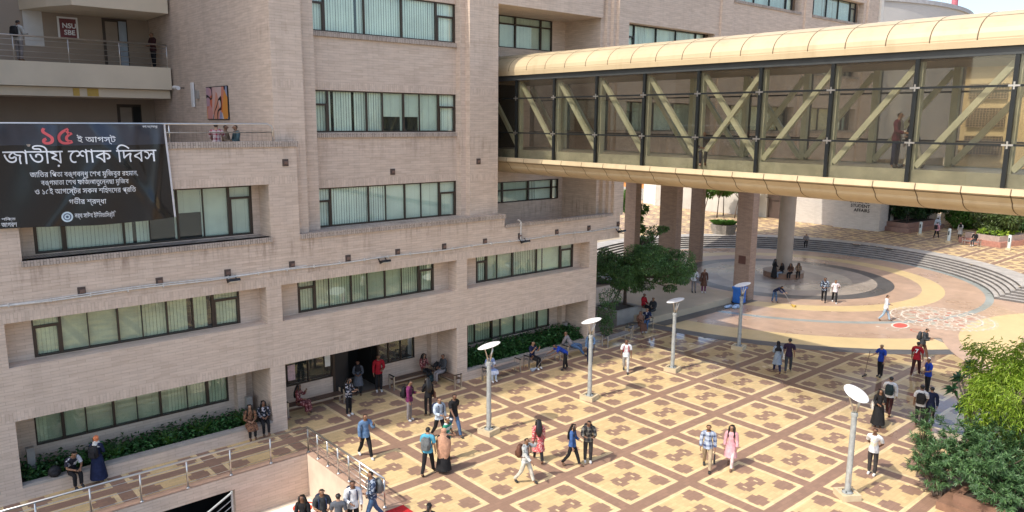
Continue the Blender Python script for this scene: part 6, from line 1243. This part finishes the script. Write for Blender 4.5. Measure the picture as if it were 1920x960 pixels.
def person(d,idx):
    s=d['H']/1.72; e=empty('person',d['p'],R(d['a']-90)); tag(e,d['l'],'person')
    pose=d['pose']; lean=d.get('lean',0); fem=d['hair'] in ('long','hijab_black','hijab_brown','hijab_orange','khimar_tan','pony')
    J={}
    hip=.90; seat=d.get('seat')
    leg={}
    if pose in('walk','walk2'):
        a,b=((22,6),(-16,22)) if pose=='walk' else ((-14,20),(20,5))
        leg={-1:a,1:b}
    elif pose=='sit': leg={-1:(84,86),1:(80,84)}
    elif pose=='bend': leg={-1:(14,10),1:(-6,6)}; lean=58
    elif pose=='recline': leg={-1:(95,85),1:(78,40)}; lean=-38
    else: leg={-1:(2,3),1:(-2,2)}
    def legpts(side,th,kn):
        h=Vector((side*.092,0,0)); k=h+Vector((side*.012,math.sin(R(th)),-math.cos(R(th))))*.425; sh=R(th-kn); a=k+Vector((0,math.sin(sh),-math.cos(sh)))*.40; return h,k,a,sh
    LG={sd:legpts(sd,*leg[sd]) for sd in (-1,1)}
    low=min(LG[sd][2].z for sd in (-1,1)); pz=-low+.075
    if seat is not None: pz=seat/s+.10
    P0=Vector((0,0,pz))
    W=1.0 if not fem else .90
    up=Matrix.Rotation(R(-lean),3,'X')
    def U(x,y,z): return P0+up@Vector((x,y,z))
    pts=[];rad=[];edges=[];names={}
    def add(n,p,r,par=None):
        names[n]=len(pts); pts.append(p*s); rad.append((r if isinstance(r,tuple) else (r,r))); 
        if par is not None: edges.append((names[par],names[n]))
    hd=Vector((0,.0,0))
    add('pelvis',U(0,0,.02),(.125*W,.10)); add('waist',U(0,0,.18),(.115*W,.09),'pelvis'); add('chest',U(0,.005,.36),(.135*W,.10),'waist'); add('upper',U(0,0,.49),(.10*W,.085),'chest'); add('neck',U(0,.012,.575),.052,'upper')
    tilt=d.get('tilt',12 if d['aL']=='phone' or d['aR']=='phone' else 4); hm=up@Matrix.Rotation(R(-tilt),3,'X') if abs(lean)<30 else Matrix.Rotation(R(-lean*.5-tilt),3,'X')
    nb=U(0,.012,.60); hc=nb+hm@Vector((0,.02,.105))
    add('jaw',nb+hm@Vector((0,.03,.045)),(.062,.07),'neck'); add('face',nb+hm@Vector((0,.025,.105)),(.078,.09),'jaw'); add('crown',nb+hm@Vector((0,.008,.165)),(.072,.08),'face')
    hands={}
    for sd,key in ((-1,'aL'),(1,'aR')):
        (p1,o1),(p2,o2)=ARMS[d[key]]; x=str(sd)
        if pose=='bend' : pass
        sh=U(sd*.185*W,0,.475); el=sh+dirv(p1,o1,sd)*.275; wr=el+dirv(p2,o2,sd)*.245; fd=dirv(p2+8,o2,sd); hn=wr+fd*.07
        add('shoulder'+x,sh,.058*W,'upper'); add('elbow'+x,el,.041*W,'shoulder'+x); add('wrist'+x,wr,.026,'elbow'+x); add('palm'+x,hn,(.034,.022),'wrist'+x); hands[sd]=(hn,fd,wr)
    feet={}
    for sd in (-1,1):
        h,k,a,sa=LG[sd]; x=str(sd)
        add('hip'+x,P0+h,.085*W,'pelvis'); add('knee'+x,P0+k,.057,'hip'+x); add('ankle'+x,P0+a,.038,'knee'+x); tz=P0+a+Vector((0,.14*math.cos(sa*.4),-.045-.10*max(0,-math.sin(sa)) if pose!='sit' else -.05)); add('toe'+x,tz,(.038,.028),'ankle'+x); feet[sd]=(P0+a,tz)
    me=bpy.data.meshes.new('sk'); me.from_pydata([tuple(p) for p in pts],edges,[]); o=bpy.data.objects.new('sk',me); COL.objects.link(o)
    m1=o.modifiers.new('s','SKIN'); m1.use_smooth_shade=True; m1.branch_smoothing=.3
    for i,v in enumerate(me.skin_vertices[0].data): v.radius=(rad[i][0]*s,rad[i][1]*s); v.use_root=(i==0)
    m2=o.modifiers.new('d','SUBSURF'); m2.levels=1; m2.render_levels=1
    bpy.context.view_layer.update(); dg=bpy.context.evaluated_depsgraph_get(); bm_=bpy.data.meshes.new_from_object(o.evaluated_get(dg)); bpy.data.objects.remove(o)
    nv=len(bm_.vertices); co=np.empty(nv*3,np.float32); bm_.vertices.foreach_get('co',co); co=co.reshape(-1,3); no=np.empty(nv*3,np.float32); bm_.vertices.foreach_get('normal',no); no=no.reshape(-1,3)
    faces=[tuple(p.vertices) for p in bm_.polygons]; bpy.data.meshes.remove(bm_)
    # nearest bone
    seg=[('torso','pelvis','waist'),('torso','waist','chest'),('torso','chest','upper'),('neck','upper','neck'),('head','jaw','face'),('head','face','crown')]
    for sd in ('-1','1'): seg+=[('torso','upper','shoulder'+sd),('uarm'+sd,'shoulder'+sd,'elbow'+sd),('farm'+sd,'elbow'+sd,'wrist'+sd),('hand'+sd,'wrist'+sd,'palm'+sd),('hipb','pelvis','hip'+sd),('thigh'+sd,'hip'+sd,'knee'+sd),('shank'+sd,'knee'+sd,'ankle'+sd),('foot'+sd,'ankle'+sd,'toe'+sd)]
    A=np.array([pts[names[a]] for _,a,b in seg]);B=np.array([pts[names[b]] for _,a,b in seg]); D=B-A; L2=(D**2).sum(1)
    rr=np.array([(max(rad[names[a]])+max(rad[names[b]]))/2*s for _,a,b in seg])
    T=np.clip(((co[:,None,:]-A)*D).sum(2)/L2,0,1); dist=np.linalg.norm(co[:,None,:]-(A+T[...,None]*D),axis=2)/rr; bi=dist.argmin(1); tt=T[np.arange(nv),bi]; bn=np.array([q[0] for q in seg])[bi]
    sk=SKIN[idx%3]
    body=MB(); body.add(co,faces,0)
    # face features
    H0=Vector(pts[names['face']]); fw=hm@Vector((0,1,0)); upv=hm@Vector((0,0,1)); rt=hm@Vector((1,0,0))
    def at(x,y,z): return H0+(rt*x+fw*y+upv*z)*s
    body.path([at(0,.075,.018),at(0,.102,-.022),at(0,.08,-.034)],[.008*s,.016*s,.01*s],6,0)
    for sd in (-1,1): body.ellipsoid(at(sd*.031,.080,.018),(.012*s,.009*s,.008*s),6,4,1); body.ellipsoid(at(sd*.083,-.0,.0),(.012*s,.02*s,.03*s),6,4,0)
    body.ellipsoid(at(0,.079,-.055),(.022*s,.008*s,.006*s),6,4,2)
    for sd in (-1,1):
        hn,fd,wr=hands[sd]; hn=hn*s; side=fd.cross(Vector((0,0,1))); side=side.normalized() if side.length>.1 else Vector((0,1,0)); nrm=side.cross(fd)
        curl=(-nrm if nrm.z>0 else nrm)
        if abs(fd.z)>.7: curl=Vector((-sd,0,0)); side=Vector((0,1,0))
        for f,(off,ln) in enumerate(((-.025,.062),(-.008,.072),(.009,.068),(.025,.054))):
            a=hn+side*off*s+fd*.012*s; b=a+(fd*.9+curl*.3)*ln*.55*s; c=b+(fd*.55+curl*.8)*ln*.5*s; body.path([a,b,c],[.0095*s,.0085*s,.0065*s],5,0)
        tb=Vector(wr)*s+fd*.025*s+side*.022*s; body.path([tb,tb+(side*.6+fd*.7)*.035*s,tb+(side*.5+fd*.9+curl*.4)*.062*s],[.012*s,.01*s,.007*s],5,0)
    bo=body.build('body',[sk,EYE,LIP],e,smooth=True)
    vset={}
    def shell(name,mask,off,mat,jitter=0,par=e):
        fs=[f for f in faces if sum(mask[i] for i in f)>=len(f)-0.5]
        if not fs: return None
        used=sorted({i for f in fs for i in f}); mp={v:i for i,v in enumerate(used)}; offv=off[used] if isinstance(off,np.ndarray) else off
        V=co[used]+no[used]*(offv[:,None] if isinstance(offv,np.ndarray) else offv)*s
        if jitter: V=V+rng.normal(size=V.shape)*jitter*s
        mb=MB(); mb.add(V,[tuple(mp[i] for i in f) for f in fs]); return mb.build(name,mat,par,smooth=True)
    ua=np.char.startswith(bn,'uarm'); fa=np.char.startswith(bn,'farm'); tor=(bn=='torso'); hp=(bn=='hipb'); th=np.char.startswith(bn,'thigh'); sn=np.char.startswith(bn,'shank'); ft=np.char.startswith(bn,'foot'); head=(bn=='head'); nk=(bn=='neck')
    kind,tc_=d['top']; bk,bc=d['bot']
    low_t=(bn=='torso')&(bi==0)
    top_mask=tor|(ua if kind!='tee' else ua&(tt<.72))|hp
    if kind!='tee': top_mask|=fa&(tt<.88)
    # trousers
    if bk=='trousers' or kind!='dress': shell('trousers' if bk=='trousers' else 'skirt_lining',hp|low_t|th|(sn&(tt<.95)),.017 if not fem else .014,cm(bc),.002)
    shell({'tee':'tee_shirt','shirt':'shirt','kurta':'kurta_top','dress':'dress_top'}[kind],top_mask,np.where(hp,.030,.026),cm(tc_),.003)
    if d.get('inner'): shell('inner_tee',tor&(np.abs(co[:,0])<.062*s)&(co[:,1]>.0),.036,cm(d['inner']))
    def drape(name,zs,mat,sit=False):
        """skirt or tunic hem hanging from the hips (rings along z, local)"""
        mb=MB(); n=18; vs=[];fs=[]
        for j,(z,rx,ry) in enumerate(zs):
            for k in range(n):
                a=2*math.pi*k/n; w_=1+.05*math.sin(5*a+idx)*(j/len(zs)); yy=ry*math.sin(a)*w_; c=P0
                stride=.10 if (pose in('walk','walk2') and j>2) else 0
                vs.append(((rx*math.cos(a)*w_)*s,(yy+stride*.0)*s,(pz+z)*s))
        for j in range(len(zs)-1):
            for k in range(n): a=j*n+k;b=j*n+(k+1)%n; fs.append((a,b,b+n,a+n))
        mb.add(vs,fs); return mb.build(name,mat,e,smooth=True)
    st=pose in('stand','walk','walk2')
    if st:
        if kind=='shirt' or kind=='tee': drape('shirt_hem',[(.16,.15*W,.12),(.04,.165*W,.14),(-.06,.168*W,.145)],cm(tc_))
        if kind=='kurta': drape('kurta_skirt',[(.16,.15*W,.12),(.02,.18,.15),(-.15,.205,.18),(-.40,.24,.22)],cm(tc_))
        if kind=='dress' or bk=='skirt': drape('skirt',[(.16,.15*W,.12),(.02,.185,.155),(-.25,.22,.2),(-.5,.26,.24),(-.76,.29,.27)],cm(tc_ if kind=='dress' else bc))
    elif pose=='sit' and (kind in('dress','kurta') or bk=='skirt'):
        c_=cm(tc_ if kind!='shirt' else bc); shell('skirt',hp|th|(sn&(tt<(.8 if (kind=='dress' or bk=='skirt') else .12))),.055,c_,.006)
        kx=LG[1][1]; mb=MB(); Y1=(kx.y+.05)*s; zt=(pz+.045)*s; zb=(pz-.34)*s if (kind=='dress' or bk=='skirt') else (pz-.12)*s
        mb.add([(-.19*s,.02,zt),(.19*s,.02,zt),(-.19*s,Y1,zt+.02),(.19*s,Y1,zt+.02),(-.21*s,Y1+.07,zb),(.21*s,Y1+.07,zb),(0,Y1+.10,zb-.02),(0,Y1+.03,zt+.025)],[(0,1,3,7,2),(2,7,6,4),(7,3,5,6)]); mb.build('skirt_front',c_,e,smooth=True)
    # shoes
    sm=SHOE[d.get('shoe','brown' if fem else random.choice(['black','black','brown','white']))]
    for sd in ('-1','1'): shell('shoe',np.char.startswith(bn,'foot'+sd)&(bn==('foot'+sd)),.014,sm)
    # hair / scarf
    rel=(co-np.array(H0))/s; hx=rel@np.array(rt); hy=rel@np.array(fw); hz=rel@np.array(upv)
    hair=d['hair']
    hm_=(head|nk)&((hz>.052)|((hy<.0)&(hz>-.035))|((hy<-.03)&(hz>-.06)))
    if hair in('short','beard','long','pony') or hair.startswith('cap'): shell('hair',hm_,.020 if hair!='short' else .017,HAIR,.003)
    if hair=='beard': shell('beard',head&(hz<-.03)&(hy>-.0),.008,HAIR,.002)
    if hair=='long':
        mb=MB(); rows=[]; bk_=[at(0,-.06,.06),at(0,-.105,-.05),U(0,-.13,.46)*s,U(0,-.15,.30)*s,U(0,-.145,.18)*s]; wd=[.075,.10,.12,.11,.06]; vs=[];fs=[]; n=10
        for j,(c,w_) in enumerate(zip(bk_,wd)):
            for k in range(n): a=2*math.pi*k/n; vs.append(Vector(c)+Vector((math.cos(a)*w_*s,math.sin(a)*.045*s,0))+Vector(rng.normal(size=3)*.006))
        for j in range(len(bk_)-1):
            for k in range(n): a=j*n+k;b=j*n+(k+1)%n; fs.append((a,b,b+n,a+n))
        fs.append(tuple((len(bk_)-1)*n+k for k in range(n))); mb.add(vs,fs)
        for sd in (-1,1): mb.path([at(sd*.075,.03,.05),at(sd*.088,.02,-.05),U(sd*.10,.06,.47)*s,U(sd*.10,.10,.34)*s],[.03*s,.035*s,.035*s,.015*s],6)
        mb.build('long_hair',HAIR,e,smooth=True)
    if hair=='pony':
        mb=MB(); mb.path([at(0,-.1,.08),at(0,-.17,.03),at(0,-.17,-.1),at(0,-.15,-.2)],[.025*s,.045*s,.04*s,.012*s],8); mb.build('ponytail',HAIR,e,smooth=True)
    if hair.startswith('cap'):
        mt=CLOTHCAP[hair]; shell('cap',head&(hz>.035)&((hy<.06)|(hz>.06)),.028,mt); mb=MB(); mb.add([at(-.07,.085,.062),at(.07,.085,.062),at(.06,.17,.04),at(0,.185,.04),at(-.06,.17,.04)],[(0,1,2,3,4)]); mb.build('cap_peak',mt,e)
    if hair.startswith('hijab') or hair.startswith('khimar'):
        mt=CLOTHCAP[hair]; off=.026
        shell('headscarf',(head|nk)&~((hy>.045)&(hz<.055)&(hz>-.065)&(np.abs(hx)<.055)),off,mt,.002)
        mb=MB(); n=18; rows=[(nb+Vector((0,.0,.02)),.075,.08),(U(0,.0,.50),.165*W,.13),(U(0,.01,.40),.20*W,.155),(U(0,.01,.30),.185*W,.15)]
        if hair.startswith('khimar'): rows=[(nb+Vector((0,0,.02)),.078,.085),(U(0,0,.49),.20,.15),(U(0,-.01,.3),.27,.19),(U(0,-.02,.05),.27,.20),(U(0,-.02,-.15),.24,.2),(U(0,-.03,-.36),.17,.17)]
        if hair=='hijab_orange': rows=rows[:2]+[(U(0,.0,.44),.20*W,.16)]
        vs=[];fs=[]
        for j,(c,rx,ry) in enumerate(rows):
            for k in range(n): a=2*math.pi*k/n; w_=1+.06*math.sin(4*a+j); vs.append((Vector(c)+Vector((rx*math.cos(a)*w_,ry*math.sin(a)*w_,.02*math.sin(3*a))))*s)
        for j in range(len(rows)-1):
            for k in range(n): a=j*n+k;b=j*n+(k+1)%n; fs.append((a,b,b+n,a+n))
        mb.add(vs,fs); mb.build('scarf_drape',mt if hair!='hijab_orange' else CLOTHCAP['scarf_white'],e,smooth=True)
    if d.get('number'):
        t=text('shirt_number',d['number'],.26*s,(0,0,0),(0,0,0),M_LETW,e,bold=.012,ext=.004); t.location=U(0,-.152,.36)*s; t.rotation_euler=(R(90-lean),0,0)
    world=Matrix.Translation(d['p'])@Matrix.Rotation(R(d['a']-90),4,'Z')
    # bags are things of their own
    if d.get('pack'):
        c=BAGC[d['pack']]; g=empty('backpack',world@(U(0,-.19,.30)*s),R(d['a']-90)); tag(g,PACKL(d),'backpack')
        mb=MB(); V=[];F=[];n=12
        for z,rx,ry in ((-.22,.12,.06),(-.19,.155,.085),(0,.16,.095),(.15,.15,.08),(.21,.10,.05)):
            for k in range(n): a=2*math.pi*k/n; ca,sa=math.cos(a),math.sin(a); V.append((rx*math.copysign(abs(ca)**.6,ca)*s,(ry*math.copysign(abs(sa)**.6,sa)-.02)*s,z*s))
        for j in range(4):
            for k in range(n): a=j*n+k;b=j*n+(k+1)%n; F.append((a,b,b+n,a+n))
        F.append(tuple(range(n-1,-1,-1))); F.append(tuple(4*n+k for k in range(n))); mb.add(V,F); shade_auto(mb.build('bag',c,g),50)
        mb=MB(); mb.box(-.105*s,.105*s,-.15*s,-.10*s,-.17*s,.0); mb.build('front_pocket',c,g)
        for sd in (-1,1):
            mb=MB(); mb.path([Vector((sd*.09,.06,.17))*s,Vector((sd*.10,.20,.235))*s,Vector((sd*.105,.335,.16))*s,Vector((sd*.115,.345,-.05))*s,Vector((sd*.14,.20,-.16))*s,Vector((sd*.12,.04,-.18))*s],.018*s,6); mb.build('strap',c,g)
        g.rotation_euler=(R(-lean)*.0,0,R(d['a']-90))
    hb=d.get('handbag') or d.get('bag')
    if hb:
        c=BAGC[hb]; hn=hands[-1 if d.get('handbag') else 1][0]*s
        if d.get('handbag'): pos=hn+Vector((0,.02,-.30*s)); top_=Vector((0,-.02,.28*s))
        else: pos=U(.27,.0,.03)*s; top_=(U(.15,0,.52)-U(.27,0,.03))*s
        g=empty('handbag',world@pos,R(d['a']-90)); tag(g,BAGL(d),'bag')
        mb=MB(); mb.add([(-.03,-.15,-.12),(.04,-.15,-.12),(.04,.15,-.12),(-.03,.15,-.12),(-.015,-.12,.12),(.025,-.12,.12),(.025,.12,.12),(-.015,.12,.12)],[(0,3,2,1),(4,5,6,7),(0,1,5,4),(1,2,6,5),(2,3,7,6),(3,0,4,7)]); mb.build('bag_body',c,g)
        mb=MB(); mb.path([(0,-.11,.11),top_+Vector((0,-.02,0)),top_+Vector((0,.02,0)),(0,.11,.11)],.01,5); mb.build('strap',c,g)
    if d['aR']=='broom' or pose=='bend':
        hn=world@(hands[1][0]*s); g=empty('broom',(hn.x,hn.y,d['p'][2])); 
        lb='long handled squeegee held by the standing cleaner in royal blue' if d['aR']=='broom' else ('yellow grass broom of the cleaner on the dark ring' if 'ring' in d['l'] else 'long grey broom of the cleaner bending beside the benches'); tag(g,lb,'broom')
        fwv=world.to_3x3()@Vector((0,1,0)); dd=fwv*.28; hz_=hn.z-d['p'][2]
        mb=MB(); 
        if d['aR']=='broom': mb.path([(0,0,hz_+.25),(dd.x*.8,dd.y*.8,.03)],.014,6); mb.build('handle',M_WOOD,g); mb=MB(); mb.box(dd.x*.8-.2,dd.x*.8+.2,dd.y*.8-.03,dd.y*.8+.03,.0,.06); mb.build('blade',M_DARKM,g)
        else:
            mb.path([(0,0,hz_+.05),(dd.x*2.0,dd.y*2.0,.10)],.014,6); mb.build('handle',M_SLAT,g); mb=MB(); mb.path([(dd.x*1.9,dd.y*1.9,.14),(dd.x*2.9,dd.y*2.9,.03)],[.03,.13],8); mb.build('bristles',plain('bristle_yellow',(.45,.30,.06),.9) if 'ring' in d['l'] else plain('bristle_grey',(.30,.33,.36),.9),g)
    return e
CLOTHCAP={'hijab_black':cloth('scarf_black',(.016,.016,.02)),'hijab_brown':cloth('scarf_brown',(.20,.11,.08)),'hijab_orange':cloth('scarf_orange',(.60,.20,.09)),'scarf_white':cloth('scarf_white',(.58,.57,.53)),'khimar_tan':cloth('khimar_tan',(.50,.28,.18)),'cap_white':cloth('cap_white',(.68,.69,.66)),'cap_grey':cloth('cap_grey',(.06,.07,.07))}
BAGC={k:cloth('bag_'+k,c,rough=.6) for k,c in {'grey':(.15,.16,.16),'black':(.02,.02,.022),'navy':(.02,.03,.07),'brown':(.13,.06,.04),'charcoal':(.05,.055,.06),'darkgreen':(.02,.04,.045),'white':(.62,.59,.53),'red':(.42,.03,.06)}.items()}
def short(l):
    l=l.split(',')[0]
    w=l.split(); return ' '.join(w[:10])
def PACKL(d): return (d['pack'].replace('dark','dark ')+' rucksack on the back of the '+short(d['l']))
def BAGL(d): return ((d.get('handbag') or d.get('bag'))+' bag carried by the '+short(d['l']))
def fixlab(s_):
    w=s_.split(); return ' '.join(w[:16])
for i,d in enumerate(PEOPLE):
    person(d,i)
for o in list(COL.objects):
    if o.get('label'): o['label']=fixlab(o['label'])
# loose bags on the floor and ledges
def loose_bag(loc,label,c,rz=0):
    g=empty('backpack',loc,rz); tag(g,label,'backpack'); mb=MB(); mb.ellipsoid((0,0,.17),(.2,.13,.19),12,8); shade_auto(mb.build('bag',BAGC[c],g),60); mb=MB(); mb.ellipsoid((0,-.11,.12),(.13,.05,.1),8,5); mb.build('front_pocket',BAGC[c],g,smooth=True); mb=MB(); mb.path([(-.05,0,.34),(0,0,.4),(.05,0,.34)],.012,5); mb.build('top_loop',BAGC[c],g)
loose_bag((-16.15,6.95,.5),'black rucksack lying on the left planter ledge beside the hunched boy','black')
loose_bag((-.95,7.75,0),'teal and black rucksack on the floor by the inner entrance bench','darkgreen')
loose_bag((-.5,7.95,.46),'flat black bag on the short bench behind the man in dark grey','black')
